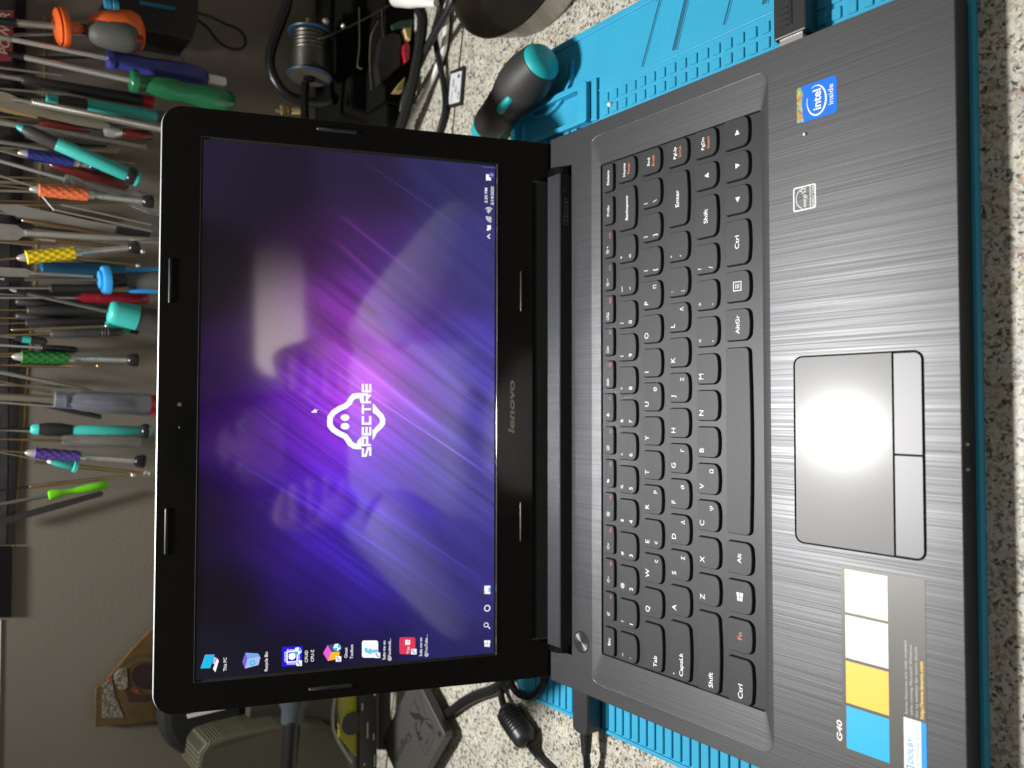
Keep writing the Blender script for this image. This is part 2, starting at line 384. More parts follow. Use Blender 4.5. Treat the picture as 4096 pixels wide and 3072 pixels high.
# keys
KZ = 0.0
def keyoutline(w_, h_, kind):
    if kind == 'fn': bow, rb, rt = 0.25, 1.5, 1.1
    else: bow, rb, rt = 0.9, 2.6, 1.2
    x0,x1,y0,y1 = -w_/2, w_/2, -h_/2, h_/2
    P = rrect(x0, y0+bow, x1, y1, rs=(rb,rb,rt,rt), seg=4)
    out = []
    for (x,y) in P:
        if y < y0+bow+rb: 
            k = 1-min(1,abs(x)/(w_/2-0.3))**2; f = (y0+bow+rb-y)/rb
            y -= bow*k*max(0,f)
        out.append((x,y))
    # add mid points along the bowed bottom edge
    bot = [i for i,p in enumerate(P) if abs(p[1]-(y0+bow))<1e-6]
    i0 = bot[0]; ex = []
    xa, xb = P[4][0], P[5][0]
    for t in (0.2,0.4,0.6,0.8):
        x = xa+(xb-xa)*t; ex.append((x, y0+bow-bow*(1-min(1,abs(x)/(w_/2-0.3))**2)))
    return out[:5]+ex+out[5:]
KM = {}
def keymesh(w_, h_, kind):
    k = (round(w_,2), h_, kind)
    if k not in KM:
        o = keyoutline(w_, h_, kind); m = MB(); nn = len(o)
        base = offset(o, 0.35); top = offset(o, -0.30)
        L = [(p[0],p[1],-2.0) for p in base]+[(p[0],p[1],-0.35) for p in o]+[(p[0],p[1],0) for p in top]
        fs = [tuple(2*nn+i for i in range(nn))]
        m.add(L, fs, 0)
        m.f += [(nn+i,nn+(i+1)%nn,2*nn+(i+1)%nn,2*nn+i) for i in range(nn)]; m.m += [0]*nn
        m.f += [(i,(i+1)%nn,nn+(i+1)%nn,nn+i) for i in range(nn)]; m.m += [1]*nn
        me = bpy.data.meshes.new('key'); me.from_pydata([tuple(Vector(v)*S) for v in m.v], [], m.f)
        me.materials.append(M['key']); me.materials.append(M['keyside']); me.polygons.foreach_set('material_index', m.m)
        KM[k] = me
    return KM[k]
def key(x0, x1, yc, h, kind, draw, label=None):
    o = bpy.data.objects.new('key', keymesh(x1-x0, h, kind)); col.objects.link(o); o.parent = lap
    c = Vector(((x0+x1)/2, yc, KZ)); o.location = (c-OFF[lap.name])*S; OFF[o.name] = c
    if draw:
        m = MB(); W_ = (x1-x0)/2; H_ = h/2
        draw(m, W_, H_)
        if m.v:
            m.v = [(v[0]+c.x, v[1]+c.y, v[2]+c.z+0.03) for v in m.v]
            used = sorted(set(m.m))
            L = m.build('legend', [M['white'], M['orange']], o, recalc=False)
    return o
T_ = addtext
def dl(a, g=None, e=None):
    def f(m, W_, H_):
        T_(m, a, -W_+2.5, H_-1.6-2.85, 2.85, align='l', offs=0.004, sx=1.12)
        if g: T_(m, g, W_-2.6, -H_+3.4, 2.3, align='r', offs=0.01)
        if e: T_(m, e, -W_+2.6, -H_+3.2, 2.2, offs=-0.002)
    return f
def ds(top, bot):
    def f(m, W_, H_):
        if top == '_': addstroke(m, [(-W_+2.2,H_-3.2),(-W_+5.2,H_-3.2)], 0.35)
        else: T_(m, top, -W_+2.4, H_-3.6 if top not in '*^"' else H_-4.0, 2.1, offs=0.008, sx=1.15)
        if bot == '-': addstroke(m, [(-W_+2.6,-H_+4.4),(-W_+4.4,-H_+4.4)], 0.35)
        else: T_(m, bot, -W_+2.2, -H_+3.0, 2.6, offs=0.006, sx=1.15)
    return f
def dw(t, sz=2.0, dy=0.0, al='c', orange=None, mi=0):
    def f(m, W_, H_):
        x = 0 if al == 'c' else -W_+2.4
        if orange:
            T_(m, t, 0, 0.9, sz*0.95, align='c', sx=1.2, offs=0.010); T_(m, orange, 0, -2.4, sz*0.88, align='c', mi=1, sx=1.12, offs=0.008)
        else: T_(m, t, x, -sz/2+dy, sz*1.04, align=al, mi=mi, offs=0.010, sx=1.24)
    return f
def tri(rot, bar=True):
    def f(m, W_, H_):
        P = [(0,1.5),(-1.4,-1.1),(1.4,-1.1)]; c,s_ = math.cos(rot), math.sin(rot)
        addpoly(m, [(a*c-b_*s_, a*s_+b_*c-0.6) for a,b_ in P])
    return f
def spk(m, x, y, k=1.0):
    addstroke(m, [(x-1.0*k,y-0.5*k),(x-1.0*k,y+0.5*k),(x-0.3*k,y+0.5*k),(x+0.4*k,y+1.1*k),(x+0.4*k,y-1.1*k),(x-0.3*k,y-0.5*k)], 0.22, closed=True)
def fico(n):
    def f(m, W_, H_):
        x, y = -W_+3.6, 0.5
        if n == 1: spk(m,x,y); addstroke(m,[(x-1,y-1),(x+1,y+1)],0.25)
        if n == 2: spk(m,x,y); addstroke(m,[(x+1.0,y),(x+2.4,y)],0.28)
        if n == 3: spk(m,x,y); addstroke(m,[(x+1.0,y),(x+2.4,y)],0.28); addstroke(m,[(x+1.7,y-0.7),(x+1.7,y+0.7)],0.28)
        if n == 4: addstroke(m, rrect(x-1.1,y-1.1,x+1.1,y+1.1,0.4), 0.22, closed=True); addstroke(m,[(x-.6,y-.6),(x+.6,y+.6)],.3); addstroke(m,[(x-.6,y+.6),(x+.6,y-.6)],.3)
        if n == 5:
            for s_ in (1,-1): addpoly(m, [(x-s_*0.6,y+1.1*s_),(x-s_*1.2,y-0.1*s_),(x-s_*0.8,y-0.1*s_),(x-s_*0.3,y-1.0*s_),(x-s_*0.1,y-0.1*s_),(x+s_*0.1,y-0.1*s_)])
        if n == 6: addstroke(m,[(x-1.1,y-.9),(x+1.1,y-.9),(x+1.1,y+.9),(x-1.1,y+.9)],0.2,closed=True); addstroke(m,[(x-1.3,y-1.1),(x+1.3,y+1.1)],.22); addstroke(m,[(x-1.1,y-.3),(x+1.1,y-.3)],.15)
        if n == 7: addpoly(m,[(x-.15,y+1.3),(x-.2,y+.4),(x-1.3,y-.2),(x-1.3,y-.5),(x-.2,y-.2),(x-.15,y-.8),(x-.5,y-1.15),(x+.5,y-1.15),(x+.15,y-.8),(x+.2,y-.2),(x+1.3,y-.5),(x+1.3,y-.2),(x+.2,y+.4),(x+.15,y+1.3)][::-1])
        if n == 8:
            addstroke(m,[(x-1.9,y-.65),(x+1.9,y-.65),(x+1.9,y+.65),(x-1.9,y+.65)],.16,closed=True)
            for q in (-1.2,0,1.2): addstroke(m,[(x+q-.45,y-.3),(x+q+.45,y-.3),(x+q+.45,y+.3),(x+q-.45,y+.3)],.13,closed=True)
        if n == 9: addstroke(m,[(x-1.7,y-.8),(x+.1,y-.8),(x+.1,y+.8),(x-1.7,y+.8)],.18,closed=True); addstroke(m,[(x+.5,y-.7),(x+1.8,y+.7)],.24); addstroke(m,[(x+.5,y+.7),(x+1.8,y-.7)],.24); addstroke(m,[(x-1.4,y-.4),(x-.7,y+.3)],.15)
        if n == 10: addstroke(m, rrect(x-1.9,y-.8,x-.2,y+.8,.5),.2,closed=True); addstroke(m,[(x+.2,y-1),(x+.2,y+1)],.2); addstroke(m,[(x+.8,y-.5),(x+2.3,y-.5),(x+2.3,y+.8),(x+.8,y+.8)],.2,closed=True); addstroke(m,[(x+.5,y-.9),(x+2.6,y-.9)],.2)
        if n in (11,12):
            addstroke(m, circ(x,y,.6,12),.26,closed=True)
            for q in range(8): a=q*math.pi/4; addstroke(m,[(x+1.0*math.cos(a),y+1.0*math.sin(a)),(x+1.45*math.cos(a),y+1.45*math.sin(a))],.26)
            addstroke(m,[(x+2.0,y),(x+3.3,y)],.28)
            if n == 12: addstroke(m,[(x+2.65,y-.65),(x+2.65,y+.65)],.28)
        T_(m, 'F%d'%n, W_-1.6, -H_+1.9, 1.4, align='r', mi=1, offs=0.01, sx=1.15)
    return f
yr = {'fn':182.0,'num':167.3,'q':148.9,'a':130.3,'z':111.9,'b':93.4}
KH = 13.7
key(-145.2,-129,yr['fn'],8.1,'fn',dw('Esc',1.9,0))
for i in range(12): key(-124.6+19.4*i, -108.4+19.4*i, yr['fn'], 8.1, 'fn', fico(i+1))
key(108.7,124.9,yr['fn'],8.1,'fn',dw('PrtSc',1.75)); key(128.5,144.9,yr['fn'],8.1,'fn',dw('Delete',1.8))
key(-145.2,-129.2,yr['num'],KH,'k',ds('~','`'))
for i,(t,bb) in enumerate(zip('!@#$%^&*()_+','1234567890-=')): key(-125.6+19.06*i, -110.1+19.06*i, yr['num'], KH, 'k', ds(t,bb))
key(103,128,yr['num'],KH,'k',dw('Backspace',1.95)); key(131.3,145.1,yr['num'],KH,'k',dw('Home',2.0,orange='Pause'))
key(-145,-119.4,yr['q'],KH,'k',dw('Tab',2.3,-1.5,'l'))
for i,(t,g) in enumerate((('Q',None),('W','ς'),('E',None),('R','Ρ'),('T',None),('Y',None),('U','Θ'),('I',None),('O',None),('P','Π'))):
    key(-116+19*i, -100.3+19*i, yr['q'], KH, 'k', dl(t, g, '€' if t == 'E' else None))
key(74,89.7,yr['q'],KH,'k',ds('{','[')); key(93.2,108.8,yr['q'],KH,'k',ds('}',']')); key(112.4,128,yr['q'],KH,'k',ds('|','\\')); key(131.3,145.3,yr['q'],KH,'k',dw('End',2.0,orange='Break'))
def caps(m,W_,H_): dw('CapsLk',2.3,-0.6,'l')(m,W_,H_); addpoly(m, circ(-W_+2.6,H_-2.6,0.4,8))
key(-145.1,-114.6,yr['a'],KH,'k',caps)
for i,(t,g) in enumerate((('A',None),('S','Σ'),('D','Δ'),('F','Φ'),('G','Γ'),('H',None),('J','Ξ'),('K',None),('L','Λ'))): key(-111.2+19*i, -95.5+19*i, yr['a'], KH, 'k', dl(t,g))
key(60,75.6,yr['a'],KH,'k',ds(':',';')); key(79.2,94.9,yr['a'],KH,'k',ds('"',"'")); key(98.4,128,yr['a'],KH,'k',dw('Enter',2.4,0.4)); key(131.3,145.4,yr['a'],KH,'k',dw('PgUp',2.0,orange='ScrLk'))
key(-145.6,-105.3,yr['z'],KH,'k',dw('Shift',2.5,-1.0,'l'))
for i,(t,g) in enumerate((('Z',None),('X',None),('C','Ψ'),('V','Ω'),('B',None),('N',None),('M',None))): key(-101.8+19*i, -86.1+19*i, yr['z'], KH, 'k', dl(t,g))
key(31.7,47.3,yr['z'],KH,'k',ds('<',',')); key(50.9,66.4,yr['z'],KH,'k',ds('>','.')); key(69.8,85.3,yr['z'],KH,'k',ds('?','/'))
key(88.8,110.8,yr['z'],KH,'k',dw('Shift',2.4,0.3)); key(114.3,128,yr['z'],KH,'k',tri(0)); key(131.3,145.6,yr['z'],KH,'k',dw('PgDn',2.0,orange='Insert'))
BH = 14.3
key(-145.9,-124,yr['b'],BH,'k',dw('Ctrl',2.5,0.0,'l')); key(-121,-104.9,yr['b'],BH,'k',dw('Fn',2.4,mi=1))
def win(m,W_,H_):
    for (a,bq,c,dq,sk) in ((-1.9,-0.15,0.15,1.5,0.25),(0.15,2.2,0.15,1.8,0.3),(-1.9,-0.15,-1.5,-0.15,0),(0.15,2.2,-1.8,-0.15,0)):
        if c > 0: addpoly(m,[(a,c),(bq,c),(bq,dq),(a,dq-sk)])
        else: addpoly(m,[(a,c+(0.0 if a>0 else 0.05)),(bq,c-(0.2 if a<0 else 0.2)),(bq,dq),(a,dq)])
key(-101.9,-85.8,yr['b'],BH,'k',win); key(-82.7,-66.8,yr['b'],BH,'k',dw('Alt',2.2))
key(-63,30,yr['b'],BH,'k',None); key(33.6,49.4,yr['b'],BH,'k',dw('AltGr',2.2))
def menu(m,W_,H_):
    addstroke(m,[(-2.2,-2.2),(2.2,-2.2),(2.2,2.2),(-2.2,2.2)],.4,closed=True)
    for q in (-.9,0,.9): addstroke(m,[(-1.2,q),(1.2,q)],.35)
key(53.1,68.5,yr['b'],BH,'k',menu); key(71.7,94.3,yr['b'],BH,'k',dw('Ctrl',2.4))
key(97.5,111.7,yr['b'],BH,'k',tri(math.pi/2)); key(114.6,128.7,yr['b'],BH,'k',tri(math.pi)); key(131,146.0,yr['b'],BH,'k',tri(-math.pi/2))
# touchpad
b = MB(); b.prism(offset(pado,0.6), -2.4, -1.3); b.build('touchpad_well', M['gap'], lap)
b = MB(); b.prism(rrect(-62.0,18.2,23.4,62.6,rs=(0.2,0.2,3.6,3.6)), -1.2, 0.0, inset=0.15, bev=0.15); b.build('touchpad', M['pad'], lap)
b = MB(); b.prism(rrect(-61.7,6.3,-19.9,17.5,rs=(3,0.3,0.3,0.3)), -1.2, 0.1, inset=0.12, bev=0.15); b.build('touchpad_button', M['btn'], lap)
b = MB(); b.prism(rrect(-19.2,6.3,23.0,17.5,rs=(0.3,3,0.3,0.3)), -1.2, 0.1, inset=0.12, bev=0.15); b.build('touchpad_button', M['btn'], lap)
# power button
M['spun'] = mat('spun_metal', (0.22,0.22,0.23), 0.3, 0.9)
nt = M['spun'].node_tree; pb = nt.nodes['Principled BSDF']
tc = N(nt,'ShaderNodeTexCoord'); gr = N(nt,'ShaderNodeTexGradient', gradient_type='RADIAL'); nt.links.new(tc.outputs['Object'], gr.inputs[0])
mm_ = N(nt,'ShaderNodeMath', operation='MULTIPLY'); mm_.inputs[1].default_value = 12.566; nt.links.new(gr.outputs['Fac'], mm_.inputs[0])
sn = N(nt,'ShaderNodeTangent', direction_type='RADIAL', axis='Z'); nt.links.new(sn.outputs[0], pb.inputs['Tangent']); pb.inputs['Anisotropic'].default_value = 0.8
b = MB(); pc = (-142.8,204.8); b.lathe((pc[0],pc[1],-1.0),(pc[0],pc[1],0.45),[(0,6.0),(0.7,6.0),(1,5.6)],32)
b.build('power_button', M['spun'], lap, smooth=True, origin=(pc[0],pc[1],0))
b = MB(); b.lathe((pc[0],pc[1],-1.0),(pc[0],pc[1],0.24),[(0,6.5),(1,6.5)],32); b.build('button_ring', M['gap'], lap, smooth=True)
# hinge cover bar, knuckles
b = MB(); X0,X1 = -147.5, 145.8
prof = [(213.9,-9),(213.9,0.0),(215.3,7.6),(215.9,8.1),(226.8,8.1),(228.6,6.5),(228.6,-9)]
vs = []; 
for x in (X0,X1): vs += [(x,p[0],p[1]) for p in prof]
k = len(prof); fs = [tuple(range(k)), tuple(range(k,2*k))[::-1]]+[(i,(i+1)%k,k+(i+1)%k,k+i) for i in range(k)]
b.add(vs, fs); b.m = [1,1]+[1,1,0,0,0,1,1]
M['bartop'] = brushed('brushed_bar', (0.055,0.058,0.064), 0.42, 0.7, 0.2, 2200, 12)
M['barface'] = mat('bar_face', (0.012,0.012,0.012), 0.5, bump=0.15)
hc = b.build('hinge_cover', [M['bartop'], M['barface']], lap)
def barfr(x,y,z): # face plane: y up the face
    return (x, 213.9+(y/7.7)*1.4-0.06, y)
M['dim'] = mat('print_grey', (0.16,0.15,0.13), 0.5)
b = MB(); cd = (onz(2262,905,3).x); 
addtext(b, 'DOLBY', cd+6.0, 2.4, 2.9, fr=barfr, sx=0.95, offs=0.012)
for sx_ in (0,2.4): addstroke(b, [(cd+1+sx_,2.4),(cd+3.1+sx_,2.4),(cd+3.1+sx_,5.3),(cd+1+sx_,5.3)], 0.45, fr=barfr, closed=True)
addstroke(b, circ(cd+22.3,4.7,0.95,12), 0.25, fr=barfr, closed=True)
b.build('print', M['dim'], hc, recalc=False)
for x0,x1 in ((-152.3,-147.9),(146.3,151.8)):
    b = MB(); b.lathe((x0,224.0,-1.5),(x1,224.0,-1.5),[(0,8.2),(0.05,8.6),(0.95,8.6),(1,8.2)],28); b.box((x0,224,-8.5),(x1,230,5)); b.build('hinge', M['gloss'], lap, smooth=True)
# lid
def LF(u,v,wv): return lid(u,v,wv)
LH = 241.2; LW = 172.6
sh = MB(); sh.prism(rrect(-LW-0.4,0,LW+0.4,LH+0.9,rs=(2,2,12,12),seg=8), -6.2, -1.3, fr=LF, inset=0.8, bev=0.8)
lo_ = sh.build('lid', M['shell'], lap, smooth=True)
SC = (-154.7,45.2,154.7,219.2)
bz = plate_holes([(-LW,0.0),(-148.5,0.0),(-148.5,20),(147,20),(147,0.0),(LW,0.0)]+rrect(-LW,100,LW,LH,rs=(1,1,11.4,11.4),seg=8)[18:], [rrect(-156.0,43.9,156.0,220.5,0.6,seg=2)], -1.0, 0.0, fr=LF, bev=0.2)
bz.build('bezel', M['gloss'], lo_, smooth=True, angle=30)
b = MB(); b.box((-147.9,0,-0.68),(146.4,19.8,-0.5), fr=LF); b.build('hinge_recess', M['gap'], lo_)
b = MB(); b.box((-156.1,43.8,-0.95),(156.1,220.6,-0.8), fr=LF); b.build('panel_border', M['black'], lo_)
b = MB(); b.tube([lid(-155.6,43.75,0.05),lid(0,43.75,0.05),lid(155.6,43.75,0.05)],0.42,8,smooth=0); b.build('trim_strip', mat('edge_glint', (0.35,0.35,0.36),0.12,0.9), lo_, smooth=True)  # bright tube added to catch the highlight of the screen's lower edge
b = MB(); b.tube([lid(-155.9,44,-0.05),lid(-155.9,220.3,-0.05),lid(155.9,220.3,-0.05),lid(155.9,44,-0.05)],0.3,6,smooth=0); b.build('trim_strip', M['black'], lo_, smooth=True)
def bumper(u0,v0,u1,v1,wd):
    m = MB(); P = rrect(min(u0,u1)-wd/2,min(v0,v1)-wd/2,max(u0,u1)+wd/2,max(v0,v1)+wd/2,wd/2-0.02,seg=5); m.prism(P, 0, 1.0, fr=LF, inset=0.45, bev=0.5); m.build('bumper', M['rubber'], lo_, smooth=True, angle=60)
for a in ((167.1,133,167.1,155,2.2),(-165.9,133.3,-165.9,156.6,2.2),(59.6,235.7,83.5,235.7,1.9),(-82.3,235.8,-57.9,235.8,1.9),(62,27.7,87,27.7,1.5),(-85,27.8,-61.2,27.8,1.5)): bumper(*a)
b = MB(); b.prism(circ(1.2,229.9,2.9,24),0,0.12,fr=LF); wc = b.build('webcam', M['gloss'], lo_)
b = MB(); b.prism(circ(1.2,229.9,1.2,16),0,0.2,fr=LF); b.build('webcam', mat('lens_glass',(0.10,0.08,0.05),0.15), lo_)
b = MB(); b.prism(circ(-11.8,229.9,0.5,10),0,0.1,fr=LF); b.build('microphone_hole', M['dim'], lo_)
b = MB(); addtext(b, 'lenovo', -16.8, 32.2, 4.0, z=0.03, fr=LF, shear=0.16, offs=0.032, width=34.0)
b.build('logo_lettering', mat('logo_grey',(0.24,0.22,0.19),0.4,0.3), lo_, recalc=False)
# ---- screen picture
def wall_rgb(U, V):
    # sample colours (photo pixel x, y -> sRGB) blended by distance
    smp = [((900,640),(30,26,48)),((1100,740),(24,20,38)),((1450,740),(38,30,60)),((1800,720),(46,42,92)),((1930,1000),(56,52,118)),
     ((900,1100),(16,12,20)),((1250,1000),(46,24,56)),((1450,1000),(70,36,100)),((1650,1100),(60,46,112)),((1100,1350),(46,18,70)),((1280,1280),(95,36,122)),((1400,1280),(140,50,175)),
     ((1550,1200),(88,52,148)),((1280,1560),(125,45,205)),((1450,1560),(205,85,240)),((1640,1560),(110,62,175)),((1850,1500),(74,62,158)),
     ((1180,1750),(92,36,170)),((1380,1760),(140,52,228)),((1560,1760),(105,50,205)),((1850,1800),(72,62,152)),
     ((1100,1950),(56,24,120)),((1300,1950),(92,40,220)),((1480,1950),(84,44,200)),((1680,1950),(66,46,165)),((1900,2000),(70,64,148)),
     ((900,2040),(20,10,34)),((1100,2120),(40,20,92)),((1300,2150),(62,30,170)),((1500,2230),(58,36,165)),((1750,2230),(52,42,130)),((1900,2300),(50,46,125)),
     ((900,2400),(14,10,22)),((1250,2350),(36,18,95)),((1500,2400),(45,28,125)),((1750,2450),(40,34,105)),((830,2650),(20,20,36)),((1200,2600),(15,12,32)),((1500,2600),(20,18,48)),((1850,2600),(36,34,92)),((850,1600),(34,12,55)),((1000,1700),(58,20,110))]
    P = np.array([onlid(*s_[0]) for s_ in smp]); C = np.array([srgb(*s_[1]) for s_ in smp])
    d2 = (U[:,None]-P[None,:,0])**2+(V[:,None]-P[None,:,1])**2
    W_ = np.exp(-d2/(2*15.0**2))+1e-3*np.exp(-d2/(2*45.0**2))+1e-12; W_ /= W_.sum(1, keepdims=True)
    base = W_@C
    # light streaks along the wallpaper's diagonal
    a0 = np.array(onlid(1300,900)); a1 = np.array(onlid(1800,1300)); dv = (a1-a0)/np.linalg.norm(a1-a0); nv = np.array([-dv[1],dv[0]])
    s = U*dv[0]+V*dv[1]; t = U*nv[0]+V*nv[1]
    out = base.copy()
    r2 = np.random.default_rng(11)
    # fine parallel rays: noise across t, slowly varying along s
    ph = r2.uniform(0,6.28,40); fq = r2.uniform(0.2,3.6,40); am = r2.uniform(0.3,1,40)/np.sqrt(fq*3)
    f = sum(a*np.sin(q*t+p+0.004*s*(i%5-2)) for i,(a,q,p) in enumerate(zip(am,fq,ph)))/6.0
    env = np.clip(base.sum(1)*2.2,0,1)
    out *= (1+0.42*np.clip(f*1.1,-1,1.2)*env)[:,None]
    for (p0,p1,wd,br,c) in [((1270,1440),(1960,1900),0.5,0.5,(170,120,255)),((1500,1250),(1880,1570),3.2,0.32,(150,120,250)),((1330,1370),(1750,1700),1.2,0.28,(190,120,255)),((1180,1560),(1500,1790),1.2,0.22,(170,120,250)),
        ((1450,640),(1990,1010),0.4,0.16,(110,80,220)),((1350,850),(1700,1130),1.0,0.16,(170,80,210)),((1330,950),(1560,1160),1.4,0.14,(190,70,200)),((830,1780),(1700,2300),0.8,0.16,(110,80,255)),((1050,2050),(1560,2420),1.4,0.12,(90,60,240)),((1000,1620),(1300,1840),0.5,0.2,(120,80,240)),
        ((1300,1900),(1950,2330),0.6,0.14,(120,90,250)),((1550,1560),(1900,1800),2.2,0.16,(140,110,250)),((900,1780),(1250,2010),0.5,0.12,(90,60,220)),((1250,2150),(1550,2390),2.4,0.12,(80,50,230)),((1400,1500),(1560,1620),2.0,0.25,(220,110,240))]:
        q0 = np.array(onlid(*p0)); q1 = np.array(onlid(*p1)); L = np.linalg.norm(q1-q0); e = (q1-q0)/L; nn = np.array([-e[1],e[0]])
        ss = ((U-q0[0])*e[0]+(V-q0[1])*e[1])/L; tt = (U-q0[0])*nn[0]+(V-q0[1])*nn[1]
        k = np.clip(ss*(1-ss)*4,0,1)**0.7*np.exp(-(tt/wd)**2)*((ss>0)&(ss<1))
        out += (k*br)[:,None]*np.array(srgb(*c))[None,:]
    gl = np.array(onlid(1500,1650)); d3 = (U-gl[0])**2+(V-gl[1])**2
    out += (0.10*np.exp(-d3/500))[:,None]*np.array(srgb(190,70,240))
    return np.clip(out, 0, 1)
NX, NY = 540, 304
us = np.linspace(SC[0],SC[2],NX); vsn = np.linspace(SC[1],SC[3],NY); UU, VV = np.meshgrid(us, vsn); Uf, Vf = UU.ravel(), VV.ravel()
P3 = np.array(TL)[None,:]+Uf[:,None]*np.array([1,0,0])+Vf[:,None]*np.array(UV)[None,:]-0.7*np.array(NV)[None,:]
P3 = (P3-np.array(OFF[lap.name]))*S
me = bpy.data.meshes.new('screen'); nv_ = NX*NY; nf = (NX-1)*(NY-1)
idx = np.arange(nv_).reshape(NY,NX); quads = np.stack([idx[:-1,:-1],idx[:-1,1:],idx[1:,1:],idx[1:,:-1]],-1).reshape(-1)
me.vertices.add(nv_); me.vertices.foreach_set('co', P3.astype(np.float32).ravel())
me.loops.add(nf*4); me.loops.foreach_set('vertex_index', quads.astype(np.int32))
me.polygons.add(nf); me.polygons.foreach_set('loop_start', np.arange(0,nf*4,4,dtype=np.int32)); me.update(); me.validate()
ca = me.color_attributes.new('picture', 'FLOAT_COLOR', 'POINT')
rgb = wall_rgb(Uf, Vf); ca.data.foreach_set('color', np.concatenate([rgb, np.ones((nv_,1))],1).astype(np.float32).ravel())
M['lcd'] = mat('lcd_picture', (0.002,0.002,0.002), 0.06, spec=0.5); M['lcd'].node_tree.nodes['Principled BSDF'].inputs['IOR'].default_value = 1.95; nt = M['lcd'].node_tree; pb = nt.nodes['Principled BSDF']
at = N(nt,'ShaderNodeAttribute', attribute_name='picture'); nt.links.new(at.outputs['Color'], pb.inputs['Emission Color']); pb.inputs['Emission Strength'].default_value = 1.0
me.materials.append(M['lcd'])
scr = bpy.data.objects.new('screen', me); col.objects.link(scr); scr.parent = lap; OFF[scr.name] = OFF[lap.name]
# icons and lettering on the screen
EM = {k: emis('glow_'+k, srgb(*c), s_) for k,c,s_ in (('white',(255,255,255),1.0),('cyan',(40,190,235),1.0),('sky',(120,170,240),1.0),('blue',(40,30,225),1.0),('violet',(120,105,215),1.0),('lav',(175,190,245),1.0),('pink',(240,100,215),1.0),('amber',(255,190,40),1.0),('slate',(75,75,125),1.0),('crim',(225,60,95),1.0),('aqua',(110,205,240),1.0),('ring',(110,95,205),1.0),('dot',(90,80,190),1.0))}
EK = list(EM); EI = {k:i for i,k in enumerate(EK)}
def SF(z=-0.55): return lambda u,v,wv: lid(u,v,z+wv)
def icon(name, fn, label=None):
    m = MB(); fn(m); u = sorted(set(m.m)); mp_ = {k:i for i,k in enumerate(u)}; m.m = [mp_[q] for q in m.m]
    o = m.build(name, [EM[EK[k]] for k in u], scr, recalc=False)
    if label: o['label'] = label
    return o
F0 = SF()
def pol(m, px, k, dz=0.0):
    P = [onlid(*p) for p in px]; addpoly(m, P, dz, F0, EI[k])
def strk(m, px, wd, k, dz=0.0, closed=False):
    P = [onlid(*p) for p in px]; addstroke(m, P, wd, dz, F0, EI[k], closed)
def lab(m, s, px, py, h=1.75, wid=None, al='l', k='white'):
    u,v = onlid(px,py); addtext(m, s, u, v, h, 0.0, F0, al, EI[k], width=wid, offs=0.008)
R6 = lambda a,bq: (600+a/2.765, 2500+bq/2.765)      # crop coordinates used while measuring
R13 = lambda a,bq: (1300+a/2.212, 2500+bq/2.212)
def width_px(x, y0, y1): return onlid(x,y1)[0]-onlid(x,y0)[0]
def i_pc(m):
    pol(m,[R6(560,485),R6(610,335),R6(712,333),R6(665,480)],'cyan'); pol(m,[R6(690,430),R6(705,355),R6(735,365),R6(715,440)],'lav'); pol(m,[R6(695,490),R6(740,370),R6(760,400),R6(722,525)],'white')
    strk(m,[R6(560,485),R6(610,335),R6(712,333)],0.3,'sky',0.02)
def i_bin(m):
    pol(m,[R6(1020,410),R6(1055,310),R6(1078,375),R6(1050,485)],'violet'); pol(m,[R6(1050,485),R6(1078,375),R6(1205,340),R6(1220,365),R6(1200,445)],'lav'); pol(m,[R6(1055,310),R6(1195,318),R6(1215,350),R6(1078,378)],'sky',0.01)
    strk(m,[R6(1105,440),R6(1120,400),R6(1150,400),R6(1160,425),R6(1135,448),R6(1105,440)],0.7,'cyan',0.03)
def shield(m, cx, cy):
    pol(m,[(cx-14,cy+2),(cx-8,cy-13),(cx+6,cy-15),(cx+17,cy-4),(cx+16,cy+6),(cx+2,cy+16),(cx-10,cy+12)][::-1],'white',0.04)
    pol(m,[(cx-10,cy+12),(cx+2,cy+16),(cx+3,cy+2),(cx-12,cy+2)],'cyan',0.06); pol(m,[(cx+4,cy),(cx+16,cy+2),(cx+16,cy-4),(cx+6,cy-14)][::-1],'cyan',0.06)
def arrow(m, x, y):
    pol(m,[(x-11,y+11),(x-11,y-11),(x+11,y-11),(x+11,y+11)],'white',0.08); strk(m,[(x+6,y+7),(x-1,y+2),(x-6,y-6)],0.7,'sky',0.1); pol(m,[(x-8,y-1),(x-8,y-9),(x,y-8)],'sky',0.1)
def i_cpu(m):
    pol(m,[R6(1460,465),R6(1462,245),R6(1685,235),R6(1680,450)],'blue')
    strk(m,[R6(1515,415),R6(1515,300),R6(1630,292),R6(1628,408)],0.8,'white',0.02,True)
    for q in range(7):
        for (xa,ya,xb,yb) in ((1520+q*16,272,1520+q*16,288),(1520+q*16,425,1520+q*16,441),(1487,306+q*16,1502,305+q*16),(1643,300+q*16,1656,299+q*16)): strk(m,[R6(xa,ya),R6(xb,yb)],0.45,'white',0.02)
    u,v = onlid(*R6(1572,350)); addpoly(m, circ(u,v,2.0), 0.03, F0, EI['white'])
    for ya in (330,370): strk(m,[R6(1535,ya),R6(1550,ya-3)],0.8,'white',0.02)
    shield(m,*R6(1630,290)); arrow(m,*R6(1650,425))
def i_box(m):
    pol(m,[R6(1915,315),R6(1965,225),R6(2008,300),R6(1968,400)],'pink'); pol(m,[R6(1968,400),R6(2008,300),R6(2100,300),R6(2090,375)],'amber'); pol(m,[R6(1965,225),R6(2050,215),R6(2100,298),R6(2008,302)],'slate',0.01)
    shield(m,*R6(2065,250)); arrow(m,*R6(2085,378))
def rr_px(x0,y0,x1,y1,r=9):
    return [(x0+(x1-x0)*0+a,b_) for a,b_ in [(p[0]-x0,p[1]) for p in rrect(x0,y0,x1,y1,r)]][::-1]
